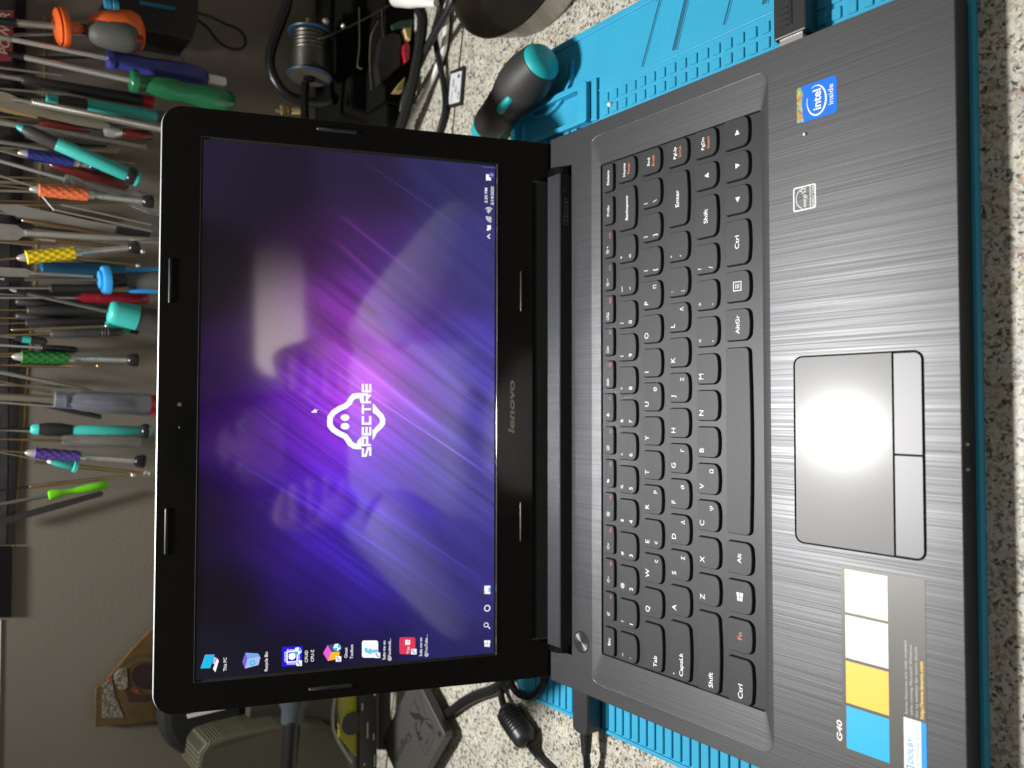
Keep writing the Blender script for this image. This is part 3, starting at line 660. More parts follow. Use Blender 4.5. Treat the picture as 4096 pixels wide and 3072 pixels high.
def i_fb(m):
    pol(m, rr_px(1448,2563,1513,2632), 'white'); u,v = onlid(1509,2602); addtext(m,'f',u,v,7.4,0.02,F0,'c',EI['aqua'],offs=0.04); arrow(m,*R13(465,270))
def i_yt(m):
    pol(m, rr_px(1598,2550,1662,2618), 'crim'); pol(m,rr_px(1621,2560,1641,2581,4),'white',0.02); u,v = onlid(1638,2602); addtext(m,'You',u,v,1.9,0.02,F0,'c',EI['white']); u,v = onlid(1637,2570); addtext(m,'Tube',u,v,1.5,0.03,F0,'c',EI['crim'])
    arrow(m,*R13(787,238))
IC = [('desktop_icon',i_pc,[('This PC',R6(845,512),6.5*0+1.75)]),('desktop_icon',i_bin,[('Recycle Bin',R6(1300,512),1.75)]),('desktop_icon',i_cpu,[('CPUID',R6(1745,415),1.75),('CPU-Z',R6(1812,407),1.75)]),
      ('desktop_icon',i_box,[('Ghost',R13(198,292),1.75),('Toolbox',R13(248,300),1.75)]),('desktop_icon',i_fb,[('Subs me on',R13(535,308),1.75),('@Facebook...',R13(582,318),1.75)]),('desktop_icon',i_yt,[('Subs me on',R13(860,278),1.75),('@YouTube ...',R13(908,282),1.75)])]
for nm,fn,lb in IC:
    icon(nm, fn)
    def tx(m, lb=lb):
        for s_,p,h in lb: lab(m, s_, p[0], p[1], h)
    icon('icon_caption', tx)
# ghost logo with the word
Z = lambda a,bq: (1200+a/3.318, 1400+bq/3.318)
def i_logo(m):
    body = [(820,608),(770,605),(715,615),(680,650),(655,700),(600,745),(520,780),(445,830),(402,890),(397,945),(400,1000),(440,1055),(505,1100),(600,1145),(635,1190),(665,1240),(715,1275),(765,1282),(815,1280)]
    strk(m,[Z(*p) for p in body],3.35,'white')
    pol(m,[Z(785,600),Z(822,600),Z(822,715),Z(805,700),Z(790,640)],'white',0.01); pol(m,[Z(750,1260),Z(765,1205),Z(795,1170),Z(817,1158),Z(817,1290)],'white',0.01)
    low = [(985,735),(1003,790),(1040,838),(1080,880),(1098,925),(1095,975),(1065,1015),(1025,1050),(995,1090),(980,1165)]
    strk(m,[Z(*p) for p in low],[1.2,2.9,3.3,3.3,3.3,3.3,3.3,3.2,2.6,0.9],'white')
    pol(m,[Z(966,712),Z(966,830),Z(1010,860),Z(1022,790),Z(990,722)],'white',0.01); pol(m,[Z(963,1190),Z(963,1060),Z(1010,1040),Z(1000,1120),Z(975,1188)],'white',0.01)
    for cy in (897,1012):
        u,v = onlid(*Z(598,cy)); addpoly(m, circ(u,v,2.05,20,2.6), 0.0, F0, EI['white'])
icon('ghost_emblem', i_logo)
def i_word(m):
    # block letters drawn as strokes on a 5 x 5 cell, in crop coordinates: (baseline x, top x), y runs up
    yb, hgt = 945, 822
    def L(y0, y1, paths, wd=1.42):
        for pth in paths: strk(m, [Z(hgt+13+(946-hgt-26+0)*(1-b_)*1.0+0, y0-12-(y0-y1-24)*a) for a,b_ in pth], wd, 'white', 0.03)
    E = [[(1,0),(0,0),(0,1),(1,1)],[(0,.5),(1,.5)]]
    L(1418,1292,[[(1,1),(0.02,1),(0.02,.62),(1,.30),(1,0),(0,0)]])
    L(1274,1150,[[(0,-.1),(0,1),(1,1),(1,.42),(0,.42)]])
    L(1132,1008,E); L(990,864,[[(1,0),(0,0),(0,1),(1,1)]]); L(850,722,[[(-.1,1),(1.1,1)],[(.5,1),(.5,-.1)]])
    L(705,578,[[(0,-.1),(0,1),(1,1),(1,.45),(0,.45)],[(.45,.45),(1,-.05)]]); L(560,438,E)
icon('lettering', i_word)
def i_cur(m):
    pol(m,[Z(145,830),Z(205,778),Z(212,800),Z(238,787),Z(237,797),Z(218,812),Z(228,832)],'white')
icon('mouse_pointer', i_cur)
# taskbar
A = lambda a,bq: (1850+a/4.148, 600+bq/4.148); B_ = lambda a,bq: (1850+a/3.688, 2250+bq/3.688)
def i_tray(m):
    strk(m,[A(330,275),A(557,294)],0.35,'ring'); pol(m,[A(393,500),A(395,398),A(440,398),A(440,440),A(475,460),A(478,502)],'white')
    u,v = onlid(*A(487,412)); addpoly(m, circ(u,v,1.75,16), 0.02, F0, EI['ring']); addpoly(m, circ(u,v,1.35,16), 0.04, F0, EI['dot']); strk(m,[A(465,408),A(508,411)],0.35,'white',0.06)
    lab(m,'3:30 PM',*A(418,876),1.95,wid=width_px(1950,811,751)); lab(m,'5/14/2020',*A(520,908),1.95,wid=width_px(1972,819,746))
    strk(m,[A(430,1045),A(430,1020),A(405,1020),A(440,1000),A(470,1018),A(440,1022),A(440,1045)][::-1],0.3,'white'); 
    for r_ in (1.2,2.0,2.8):
        u,v = onlid(*A(440,1020)); addstroke(m,[(u+r_*math.cos(a),v+r_*math.sin(a)) for a in [(-0.9+0.3*q) for q in range(7)]],0.34,0.0,F0,EI['white'])
    u,v = onlid(*A(483,1110))
    for r_ in (0.8,1.7,2.6,3.5): addstroke(m,[(u+0.3-r_*math.cos(a),v+r_*math.sin(a)) for a in [q*math.pi/12 for q in range(7)]],0.42,0.0,F0,EI['white'])
    pol(m,[A(415,1300),A(415,1245),A(475,1245),A(475,1310),A(440,1335),A(405,1335),A(405,1310)],'white')
    strk(m,[A(460,1465),A(420,1432),A(460,1395)],0.65,'white')
icon('taskbar_tray', i_tray)
def i_start(m):
    for (a,bq,c,dq) in ((322,1152,363,1198),(368,1152,412,1198),(328,1203,363,1245),(368,1203,406,1248)): pol(m,[B_(a,bq),B_(a,dq),B_(c,dq),B_(c,bq)],'white')
    u,v = onlid(*B_(352,925)); addstroke(m,circ(u,v,1.3,16),0.45,0.0,F0,EI['white'],True); strk(m,[B_(375,945),B_(410,980)],0.55,'white')
    u,v = onlid(*B_(368,678)); addstroke(m,circ(u,v,1.75,18),0.6,0.0,F0,EI['white'],True)
    pol(m,[B_(320,467),B_(328,346),B_(414,345),B_(414,467)],'white'); pol(m,[B_(320,467),B_(322,415),B_(335,415),B_(338,467)],'amber',0.02); pol(m,[B_(385,440),B_(385,370),B_(414,370),B_(414,440)],'aqua',0.02)
icon('taskbar_icons', i_start)
# stickers
def DK(z=0.26): return lambda x,y,wv: (x,y,z+wv)
def sticker(name, outline, m_, z1=0.32, label=None):
    b = MB(); b.prism(outline, 0.2, z1); o = b.build(name, m_, lap); 
    if label: o['label'] = label
    return o
M['sblue'] = mat('sticker_blue', (0.01,0.16,0.72), 0.35, coat=0.2); M['sgrey'] = mat('sticker_grey', (0.085,0.083,0.072), 0.42, 0.2); M['syel'] = mat('sticker_yellow', (0.90,0.52,0.05), 0.35); M['scy'] = mat('sticker_cyan', (0.0,0.40,0.72), 0.35); M['swh'] = mat('sticker_white', (0.80,0.80,0.76), 0.33)
M['holo'] = mat('hologram', (0.6,0.5,0.05), 0.25, 0.5); nt = M['holo'].node_tree; pb = nt.nodes['Principled BSDF']
tc = N(nt,'ShaderNodeTexCoord'); vo = N(nt,'ShaderNodeTexVoronoi', Scale=900.0); nt.links.new(tc.outputs['Object'], vo.inputs['Vector']); hs = N(nt,'ShaderNodeMix', data_type='RGBA'); hs.inputs[0].default_value = 0.45; hs.inputs[7].default_value = (0.8,0.62,0.02,1); nt.links.new(vo.outputs['Color'], hs.inputs[6]); nt.links.new(hs.outputs[2], pb.inputs['Base Color'])
for k_ in ('syel','scy','swh','sgrey'):
    p_ = M[k_].node_tree.nodes['Principled BSDF']; p_.inputs['Roughness'].default_value = 0.42; p_.inputs['Specular IOR Level'].default_value = 0.9
s1 = sticker('blue_sticker', rrect(132.9,40.6,150,59.9,1.8), M['sblue'], label='small blue sticker with white lettering and a gold hologram edge')
b = MB(); b.prism([(133.2,56.6),(137,57.2),(143,57.4),(146,56.8),(149.8,58),(149.8,59.4),(149.2,60.0),(133.6,60.0)], 0.325, 0.36); b.build('hologram_strip', M['holo'], s1)
b = MB(); addtext(b,'intel',141.6,48.2,4.0,0.36,align='c',offs=0.02,width=9.5); addtext(b,'inside',141.9,42.3,2.5,0.36,align='c',offs=0.004,width=9.2)
el = []; 
for q in range(27):
    a = math.radians(70+q*12.2); el.append((141.4+6.9*math.cos(a), 50.3+4.6*math.sin(a)+0.06*(math.cos(a)*4)))
addstroke(b, el, [0.2+0.65*math.sin(math.pi*q/26) for q in range(27)], 0.36)
b.build('print', M['white'], s1, recalc=False)
b = MB(); addstroke(b, rrect(92.1,51.4,102.9,62.1,0.6,seg=2), 0.62, 0.24, closed=True); addstroke(b,[(92.5,53.9),(102.6,53.9)],0.3,0.24)
addtext(b,'ENERGY STAR',97.5,52.0,1.2,0.24,align='c',width=9.4,offs=0.004); addtext(b,'energy',96.2,55.9,1.9,0.24,align='c',shear=0.25,width=6.2)
addstroke(b,[(97.5+5.0*math.cos(a),56.3+4.6*math.sin(a)) for a in [math.radians(20+q*14) for q in range(11)]],0.3,0.24)
addstroke(b,[(101.0+(1.6 if q%2==0 else 0.7)*math.cos(math.radians(90+36*q)),57.3+(1.6 if q%2==0 else 0.7)*math.sin(math.radians(90+36*q))) for q in range(10)],0.25,0.24,closed=True)
b.build('efficiency_print', M['white'], lap, recalc=False)
s2 = sticker('long_grey_sticker', [(-151.5,6.2),(-69.6,6.0),(-69.6,41.2),(-132.0,41.2),(-133.4,45.2),(-151.5,45.2)], M['sgrey'], label='long grey sticker with four coloured squares and small print')
s2['label'] = 'long grey sticker with four coloured squares and small print'
for x0,x1,mt in ((-89.6,-70.9,'syel_glare'),(-109.4,-90.9,'swh'),(-128.9,-110.8,'syel'),(-148.6,-130.3,'scy')):  # the two nearest the touchpad have lamp glare painted in as pale colour
    if mt == 'syel_glare': M[mt] = mat('sticker_yellow_glare', (0.92,0.86,0.62), 0.3)
    b = MB(); b.prism([(x0,21.1),(x1,21.1),(x1,39.5),(x0,39.5)],0.325,0.36); b.build('square', M[mt], s2)
b = MB(); addtext(b,'G40',-146.6,41.6,2.4,0.34,offs=0.02,width=9.0,shear=0.1); b.build('print', M['white'], s2, recalc=False)
b = MB(); b.prism([(-151.4,8.4),(-127.4,8.4),(-127.4,15.2),(-151.4,15.2)],0.325,0.36); b.build('white_panel', M['swh'], s2)
b = MB(); b.prism([(-151.4,6.3),(-127.4,6.3),(-127.4,8.35),(-151.4,8.35)],0.325,0.36); b.build('blue_panel', M['ltblue'], s2)
b = MB(); addtext(b,'DOLBY',-145.5,11.6,2.2,0.38,width=10.5,offs=0.01); addtext(b,'ADVANCED AUDIO',-145.8,9.3,1.0,0.38,width=16.5); 
for q in (0,2.1): addstroke(b,[(-150.6+q,11.3),(-148.8+q,11.3),(-148.8+q,14.1),(-150.6+q,14.1)],0.5,0.38,closed=True)
b.build('print', M['ltblue'], s2, recalc=False)
b = MB()
for q,s_ in enumerate(('Some features are only enabled','when running Microsoft Windows.','Go to website for more details')): addtext(b,s_,-126.0,13.6-q*2.05,1.15,0.34,width=30.0-q*0.8)
b.build('print', mat('print_light',(0.5,0.5,0.47),0.5), s2, recalc=False)
b = MB(); addtext(b,'http://www.lenovo.com',-126.0,7.3,1.5,0.34,width=23.0,offs=0.02); b.build('print', M['syel'], s2, recalc=False)
# front lights and crumbs on the deck
for px,py in ((3853,1778),(3855,1879)):
    p = onz(px,py,-4); b = MB(); b.lathe((p.x,FY+0.6,-6),(p.x,FY-0.2,-6),[(0,0.6),(1,0.5)],10); b.build('status_light', M['whitep'], lap)
# ================================================================== MAT
mt = empty('repair_mat', (22,141,TZ), 'blue silicone repair mat with moulded slots and trays under the laptop', 'mat')
b = MB(); b.prism(rrect(-202.2,-9.4,246,291.4,rs=(9,9,9,12),seg=6), TZ+0.05, MZ, inset=1.2, bev=1.2)
b.build('mat_base', M['mat'], mt, smooth=True)
def mbar(m, P, wd, h0=MZ, h1=MZ+1.2):
    for a,c in zip(P[:-1],P[1:]):
        a = Vector(a); c = Vector(c); e = (c-a).normalized(); n_ = Vector((-e.y,e.x))*wd/2; a2 = a-e*0.0; c2 = c
        m.prism([tuple(a2-n_),tuple(c2-n_),tuple(c2+n_),tuple(a2+n_)], h0-0.3, h1)
b = MB()   # raised rim and ridges
mbar(b, [(243.6,262),(243.6,-6)], 4.2, MZ, MZ+1.1); mbar(b, [(202.3,208),(202.3,-4)], 1.1, MZ, MZ+0.7); mbar(b, [(183,208.6),(202.8,208.6)], 1.1, MZ, MZ+0.7); mbar(b, [(243.6,160),(240,160)], 1, MZ, MZ+0.5)
b.build('rim', M['mat'], mt, bevel=0.4)
y = 200.5
while y > -2:                      # two columns of little raised pads
    for xc in (195.6, 187.4):
        b = MB(); b.prism(rrect(xc-2.9,y-2.4,xc+2.9,y+2.4,0.6,seg=2), MZ-0.2, MZ+1.0, inset=0.35, bev=0.35); b.build('pad', M['mat'], mt)
    y -= 7.55
y = 264.5
while y > -2:                      # ribs between the slots of the left edge
    b = MB(); b.prism(rrect(-198.2,y-2.1,-160,y+2.1,1.2,seg=3), MZ-0.2, MZ+1.3, inset=0.35, bev=0.35); b.build('rib', M['mat'], mt); y -= 6.25
b = MB(); mbar(b, [(-200,270),(-200,-4)], 2.2, MZ, MZ+1.3); mbar(b, [(-200,268.5),(-160,268.5)], 1.6, MZ, MZ+1.3); b.build('rim', M['mat'], mt, bevel=0.3)
# diagonal screw grooves in the right field (recess shade painted as flat dark blue strips)
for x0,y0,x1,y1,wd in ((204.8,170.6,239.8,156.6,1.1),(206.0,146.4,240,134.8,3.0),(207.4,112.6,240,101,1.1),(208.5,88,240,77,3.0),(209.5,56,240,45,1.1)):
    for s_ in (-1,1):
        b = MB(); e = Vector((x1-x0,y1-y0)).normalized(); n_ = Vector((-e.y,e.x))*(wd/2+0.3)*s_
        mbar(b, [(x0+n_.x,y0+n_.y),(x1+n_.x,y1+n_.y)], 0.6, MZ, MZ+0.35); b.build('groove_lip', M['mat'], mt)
    b = MB(); b.prism(rrect(0,0,0,0,0.1,seg=1) if False else [(x0,y0),(x0+0.1,y0-wd/2),(x1,y1-wd/2),(x1,y1+wd/2),(x0+0.1,y0+wd/2)], MZ, MZ+0.03); b.build('groove_shade_strip', mat('groove_shade',(0.01,0.10,0.17),0.7), mt)
b = MB(); addtext(b,'Screwdriver Series',213.5,150.5,1.8,MZ+0.03,rot=-0.33); addtext(b,'Phone',224,118,1.8,MZ+0.03,rot=-0.33); addtext(b,'Phillips',214,188,1.8,MZ+0.03,rot=-0.33); b.build('moulded_lettering', mat('silicone_blue_raised',(0.035,0.32,0.50),0.5), mt, recalc=False)
# tray in the back corner
b = MB()
X0,X1,Y0,Y1 = 183.0,209.5,212.5,289.5
ro = rrect(X0,Y0,X1,Y1,2,seg=3); 
tr = plate_holes(ro, [rrect(X0+3.4,Y0+8,X1-3.8,Y1-5,1.6,seg=3)], MZ, MZ+6.0, bev=0.4); tr.build('corner_tray', M['mat'], mt)
b = MB(); b.box((X0+0.5,Y0-5.5,MZ),(X1+1,Y0-0.2,MZ+2.2)); b.build('tray_step', M['mat'], mt, bevel=0.5)
for k in range(9):
    b = MB(); yy = Y0+12+k*7.3; b.box((176.5,yy,MZ),(182.6,yy+5.4,MZ+3.0)); b.build('pad', M['mat'], mt, bevel=0.4)
b = MB(); cx,cy = 228,256
for r0,h in ((27,3.2),(21,1.6)):
    P = [(cx+r0*math.cos(a),cy+r0*math.sin(a)) for a in [math.radians(120+q*8.5) for q in range(19)]]
    mbar(b, P, 2.4, MZ, MZ+h)
b.build('round_tray', M['mat'], mt, bevel=0.3)
# ================================================================== cables and plugs
def cyl(m, a, c, r, seg=14): m.lathe(a, c, [(0,r*0.9),(0.03,r),(0.97,r),(1,r*0.9)], seg)
pa = empty('power_adapter_plug', (-190,211,-10), 'black rectangular power plug pushed into the laptop side, by the power button', 'power plug')
b = MB(); P = rrect(-201.5,203.6,-173.6,217.8,rs=(5,0.5,0.5,5),seg=5); b.prism(P, -15.5, -4, inset=0.9, bev=0.9); b.build('plug_body', M['body'], pa, smooth=True)
b = MB()
for q in range(8): b.lathe((-201.5-q*1.6,210.8,-9.5),(-202.6-q*1.6,210.8,-9.5),[(0,4.0-q*0.12),(1,4.0-q*0.12)],12)
b.lathe((-201,210.8,-9.5),(-215,210.8,-9.5),[(0,3.2),(1,2.4)],12); b.build('strain_relief', M['rubber'], pa, smooth=True)
b = MB(); b.tube([(-214,210.8,-9.5),(-222,211.5,-11),(-232,215,-14),(-242,222,-17),(-252,232,-18.2),(-246,250,-18)],2.3); b.build('cord', M['cable'], pa, smooth=True)
dc = empty('ferrite_cord', (-222,290,TZ), 'black cord with ribbed ferrite bead looping across granite beside the mat', 'cable')
A0 = onz(2024,2838,-12); A1 = onz(2110,2965,-12)
ax = (A1-A0).normalized()
b = MB(); b.lathe(A0-ax*2,A1+ax*2,[(0,3.5),(0.02,5.5),(0.12,8.2),(0.16,8.6),(0.84,8.6),(0.9,8.0),(0.98,5.0),(1,3.5)],20); b.build('ferrite_bead', M['rubber'], dc, smooth=True)
b = MB()
for q in range(6):
    c_ = A0+(A1-A0)*(0.22+q*0.09); b.lathe(c_-ax*0.5,c_+ax*0.5,[(0,8.9),(0.5,9.2),(1,8.9)],20)
b.build('rib', M['rubber'], dc, smooth=True)
b = MB(); b.tube([A1+ax*1,onz(2130,2995,-15),onz(2165,3035,-18),onz(2215,3085,-18),onz(2270,3150,-18)],2.6); b.build('cord', M['cable'], dc, smooth=True)
b = MB(); b.tube([A0-ax*1,onz(2008,2800,-14),onz(2000,2750,-16),onz(1998,2700,-17),onz(2010,2640,-17)],2.5); b.build('cord', M['cable'], dc, smooth=True)
b = MB(); b.tube([onz(2035,2640,-14),onz(2042,2722,-14),onz(2066,2768,-15),onz(2110,2788,-15),onz(2152,2768,-15),onz(2178,2718,-15),onz(2185,2660,-16)],2.4)
o = b.build('cord_loop', M['cable'], smooth=True, origin=(-195,275,TZ)); tag(o,'round loop of thin black cord standing between the lid and blue mat','cable')
b = MB(); b.tube([onz(1745,2862,-17),onz(1768,2866,-17),onz(1800,2850,-16.5),onz(1850,2812,-16),onz(1905,2782,-16),onz(1985,2752,-16),onz(2030,2700,-16),onz(2050,2650,-16)],4.0)
o = b.build('thick_cord', M['cable'], smooth=True, origin=(-225,330,TZ)); tag(o,'thick grey-black cord coming out from under the grey square drive','cable')
us = empty('cable_plug', (190,65,-8), 'black oblong cable plug with metal tip in the laptop edge near the stickers', 'plug')
b = MB(); b.box((179.2,57.5,-12.5),(235,74.5,-4.0)); b.build('plug_body', M['body'], us, bevel=0.8)
b = MB(); b.box((173.0,60,-10.2),(179.2,72,-5.4)); b.build('metal_tip', M['chrome'], us)
b = MB(); b.box((184,64.5,-4),(200,66.2,-3.6)); b.box((184,67,-4),(184.9,70.5,-3.6)); b.box((187,67,-4),(187.9,70.5,-3.6)); b.box((190,67,-4),(190.9,70.5,-3.6)); b.box((193,67,-4),(193.9,70.5,-3.6)); b.build('moulded_mark', M['rubber'], us)
# white cable
wc_ = empty('white_cable', (270,400,TZ), 'white cable with ribbed strain relief and plug, crossing under black cords', 'cable')
b = MB(); b.tube([onz(1775,-40,-14),onz(1785,60,-15),onz(1782,140,-16),onz(1766,226,-16),onz(1716,339,-15),onz(1668,434,-13)],2.6); b.build('cord', M['whitep'], wc_, smooth=True)
b = MB(); a_, c_ = onz(1672,425,-13), onz(1635,492,-12); b.lathe(a_,c_,[(0,3.2),(0.05,4.2),(0.2,4.2),(0.24,3.6),(0.34,3.6),(0.38,4.5),(0.55,4.5),(0.6,3.9),(0.7,3.9),(0.74,5),(1,5.2)],16); b.build('strain_relief', M['whitep'], wc_, smooth=True)
b = MB(); b.lathe(c_,onz(1570,600,-11),[(0,5.4),(0.06,7),(1,7.6)],16); b.build('plug_body', M['whitep'], wc_, smooth=True)
b = MB(); a_, c_ = onz(1575,-5,14), onz(1745,12,8); b.lathe(a_,c_,[(0,4.6),(0.05,6.2),(0.4,6.0),(0.55,5.0),(0.6,4.4),(0.66,4.6),(0.7,4.0),(0.76,4.2),(0.8,3.6),(0.9,3.7),(1,2.8)],16)
o = b.build('white_plug', M['whitep'], smooth=True, origin=tuple(onz(1650,0,10))); tag(o,'white plug with ribbed collar hanging over the corner of the black bench tool','plug')
b = MB(); b.tube([onz(1815,-40,6),onz(1800,20,4),onz(1725,158,0),onz(1671,271,-4),onz(1617,393,-8),onz(1606,480,-12),onz(1615,560,-15)],3.1)
o = b.build('data_cable', M['cable'], smooth=True, origin=(270,390,TZ)); tag(o,'black cord lying over the white cable, nearer the black bench tool','cable','black cords behind the laptop')
b = MB(); b.tube([onz(1775,-40,4),onz(1755,60,-2),onz(1738,127,-8),onz(1748,200,-12),onz(1775,339,-17),onz(1781,430,-17),onz(1762,510,-17),onz(1735,580,-17)],2.6)
o = b.build('data_cable', M['cable'], smooth=True, origin=(250,380,TZ)); tag(o,'black cord curving down beside the memory card','cable','black cords behind the laptop')
b = MB(); b.tube([onz(1790,-30,-18),onz(1800,80,-19),onz(1790,180,-19.5),onz(1775,260,-19.5)],0.9)
o = b.build('thin_wire', M['cable'], smooth=True, origin=(290,385,TZ)); tag(o,'thin black wire on the granite to the right of the white cable','cable')
# memory card
sd = empty('memory_card', (259,370,TZ), 'small black memory card with pale label, lying flat on the granite', 'memory card')
q = [onz(1799,286,TZ+2), onz(1789,432,TZ+2), onz(1846,418,TZ+2), onz(1858,270,TZ+2), onz(1852,262,TZ+2)]
P = [(v.x,v.y) for v in q][::-1]
if sum((P[i][0]*P[(i+1)%5][1]-P[(i+1)%5][0]*P[i][1]) for i in range(5)) < 0: P = P[::-1]
b = MB(); b.prism(P, TZ+0.02, TZ+2.1, inset=0.3, bev=0.3); b.build('card_body', M['black'], sd)
e1 = (q[0]-q[1]); X_ = e1.normalized(); Y_ = Vector((-X_.y,X_.x,0)); 
def SDF(x,y,z): v = q[1]+X_*(x)+Y_*(-y); return (v.x,v.y,TZ+2.15+z)
b = MB(); Lw = e1.length; hw_ = (q[2]-q[1]).length
def SDF(x,y,z):
    v = q[2]+(q[3]-q[2]).normalized()*x+(q[1]-q[2]).normalized()*y; return (v.x,v.y,TZ+2.15+z)
addpoly(b,[(2.5,3.2),(Lw-2.5,3.2),(Lw-2.5,hw_-1.5),(2.5,hw_-1.5)],0,SDF,0)
b.build('label_paper', mat('label_grey',(0.55,0.56,0.58),0.5), sd, recalc=False)
b = MB(); addtext(b,'2GB',5,4.6,2.4,0.06,SDF,offs=0.01); addtext(b,'SD',11,8.5,3.0,0.06,SDF,offs=0.01); addtext(b,'Elite',16,13,2.6,0.06,SDF,offs=0.02); addpoly(b,circ(Lw-6,7,1.6),0.06,SDF); addstroke(b,[(4,15),(13,15)],0.7,0.06,SDF)
b.build('print', M['black'], sd, recalc=False)
# steel dish
dsh = empty('steel_dish', (336,265,TZ), 'round shallow stainless steel dish standing on granite behind the mat', 'dish')
b = MB(); c0 = Vector((336,265,TZ)); pr = [(0,68),(0.03,71),(0.25,73),(0.9,78),(0.97,79.4),(1,79.2),(0.97,78.4),(0.9,77.2),(0.3,72),(0.12,69),(0.08,60),(0.08,0.5)]
b.lathe(c0, c0+Vector((0,0,27)), pr, 72, caps=False); b.build('dish_wall', mat('dish_steel',(0.20,0.18,0.15),0.32,1.0,var=0.2,vscale=60), dsh, smooth=True, recalc=True)
b = MB(); b.lathe(c0,c0+Vector((0,0,0.5)),[(0,68),(1,68)],48); b.build('dish_foot', M['steel'], dsh)
# big screwdriver lying across mat corner
bs = empty('fat_screwdriver', (225,270,TZ), 'thick grey rubber screwdriver with turquoise cap lying across corner of blue mat', 'screwdriver')
k0 = onz(2186,222,6); k1 = onz(1945,512,-3); ax = (k1-k0); 
b = MB(); b.lathe(k0,k1,[(0.0,1),(0.01,7.5),(0.03,10.8),(0.06,12.6),(0.085,13.2)],32); b.build('end_cap', M['tealk'], bs, smooth=True, angle=60)
b = MB(); b.lathe(k0,k1,[(0.085,13.8),(0.14,14.8),(0.22,16.4),(0.32,17.3),(0.42,17.0),(0.52,15.6),(0.6,14.0),(0.64,13.5),(0.655,13.7),(0.67,13.2),(0.685,13.4),(0.70,13.0),(0.8,12.5),(0.9,12.2),(0.97,11.5),(1,10.2)],32); b.build('grip', M['gripb'], bs, smooth=True, angle=60)
b = MB(); b.lathe(k1-ax*0.02,k1+ax*0.5,[(0,9.3),(0.1,9.6),(0.2,9.0),(0.3,6.5),(0.34,3),(1,3)],24); b.build('collar', M['tealk'], bs, smooth=True, angle=60)
axn = ax.normalized(); dn = (Vector((1,-0.2,0.25)).cross(axn)); side = axn.cross(Vector((0,0,1))).normalized()
if side.dot(Vector((0,-1,0))) < 0: side = -side
mid = k0+ax*0.5+side*11+Vector((0,0,10.2))
b = MB(); b.lathe(mid-axn*9,mid+axn*9,[(0,0.3),(0.06,2.4),(0.14,3.2),(0.86,3.2),(0.94,2.4),(1,0.3)],14); b.build('inlay', M['tealk'], bs, smooth=True)
# drive
B0 = onz(1782,2945,-5); aD = Vector((0.605,0.796,0)).normalized(); cD = Vector((-aD.y,aD.x,0))
hd = empty('solid_state_drive', tuple(B0+aD*35+cD*50-Vector((0,0,7))), 'dark grey square drive with engraved profile emblem lying on the granite', 'drive')
def DF(x,y,z): v = B0+cD*(x)*-1+aD*y; return (v.x,v.y,-5+z)
def DF(x,y,z): v = B0+aD*x+cD*y; return (v.x,v.y,-5+z)
M['drive'] = mat('drive_grey',(0.085,0.085,0.078),0.42,0.4,bump=0.1,bscale=2500)
b = MB(); b.prism(rrect(0,0,57,90,3,seg=3), -7.2, 0, fr=DF, inset=0.6, bev=0.6); b.build('drive_case', M['drive'], hd)
b = MB()
for x,y in ((6,6),(6,84),(51,6),(51,84)): b.prism(circ(x,y,2.4,14),0,0.12,fr=DF)
b.build('screw', M['black'], hd)
# text frame: reads from lower-left corner up along the long side, mirrored as seen in the photo
kq = onz(1634,2922,-5)-B0; kx, ky = kq.dot(cD), kq.dot(aD)
def TF(x,y,z): v = B0+cD*(kx+x)+aD*(ky-y); return (v.x,v.y,-5+z)
b = MB(); addtext(b,'Kingston',0,0,7.0,0.08,TF,offs=0.012,width=38); 
b.build('lettering', M['black'], hd, recalc=False)
b = MB()
def pd(px): return [((v:=onz(a,c,-4.9)) and (v.x,v.y)) for a,c in px]
KZ_ = lambda a,c: (1450+a/4.916, 2750+c/4.916)
IDF = lambda x,y,z: (x,y,-4.9+z)
def es(pts,wd=0.5): addstroke(b, pd([KZ_(*p) for p in pts]), wd, 0, IDF)
es([(1095,60),(910,460)],0.35); es([(1110,120),(1190,380),(1260,590)],0.4); es([(1320,610),(1380,720),(1420,870),(1400,1010),(1340,1170),(1235,1335),(1190,1240),(1120,1060),(1060,900),(1035,740)],0.5); es([(1310,920),(1310,1110),(1250,1195)],0.35); es([(1390,740),(1375,860),(1350,910)],0.4)
for P in ([(905,450),(1000,500),(1110,500),(1190,590),(1230,620),(1160,720),(1130,830),(1140,640),(1040,640),(960,560)],[(1225,650),(1370,760),(1360,835),(1290,760)],[(1005,260),(1115,470),(1140,480),(1020,260)],[(1035,700),(1075,660),(1060,800),(1090,880),(1140,850),(1120,960),(1080,940),(1050,860)],[(1085,960),(1160,960),(1180,1020),(1130,1050)],[(1280,990),(1280,1040),(1250,1130),(1235,1100)],[(1215,610),(1310,600),(1310,625),(1220,640)]): addpoly(b, pd([KZ_(*p) for p in P]), 0.02, IDF)
b.build('engraved_emblem', M['black'], hd, recalc=False)
b = MB(); b.box((4,-1.6,-5.5),(44,-0.3,-1.5),fr=DF); b.build('connector_lip', M['rubber'], hd)
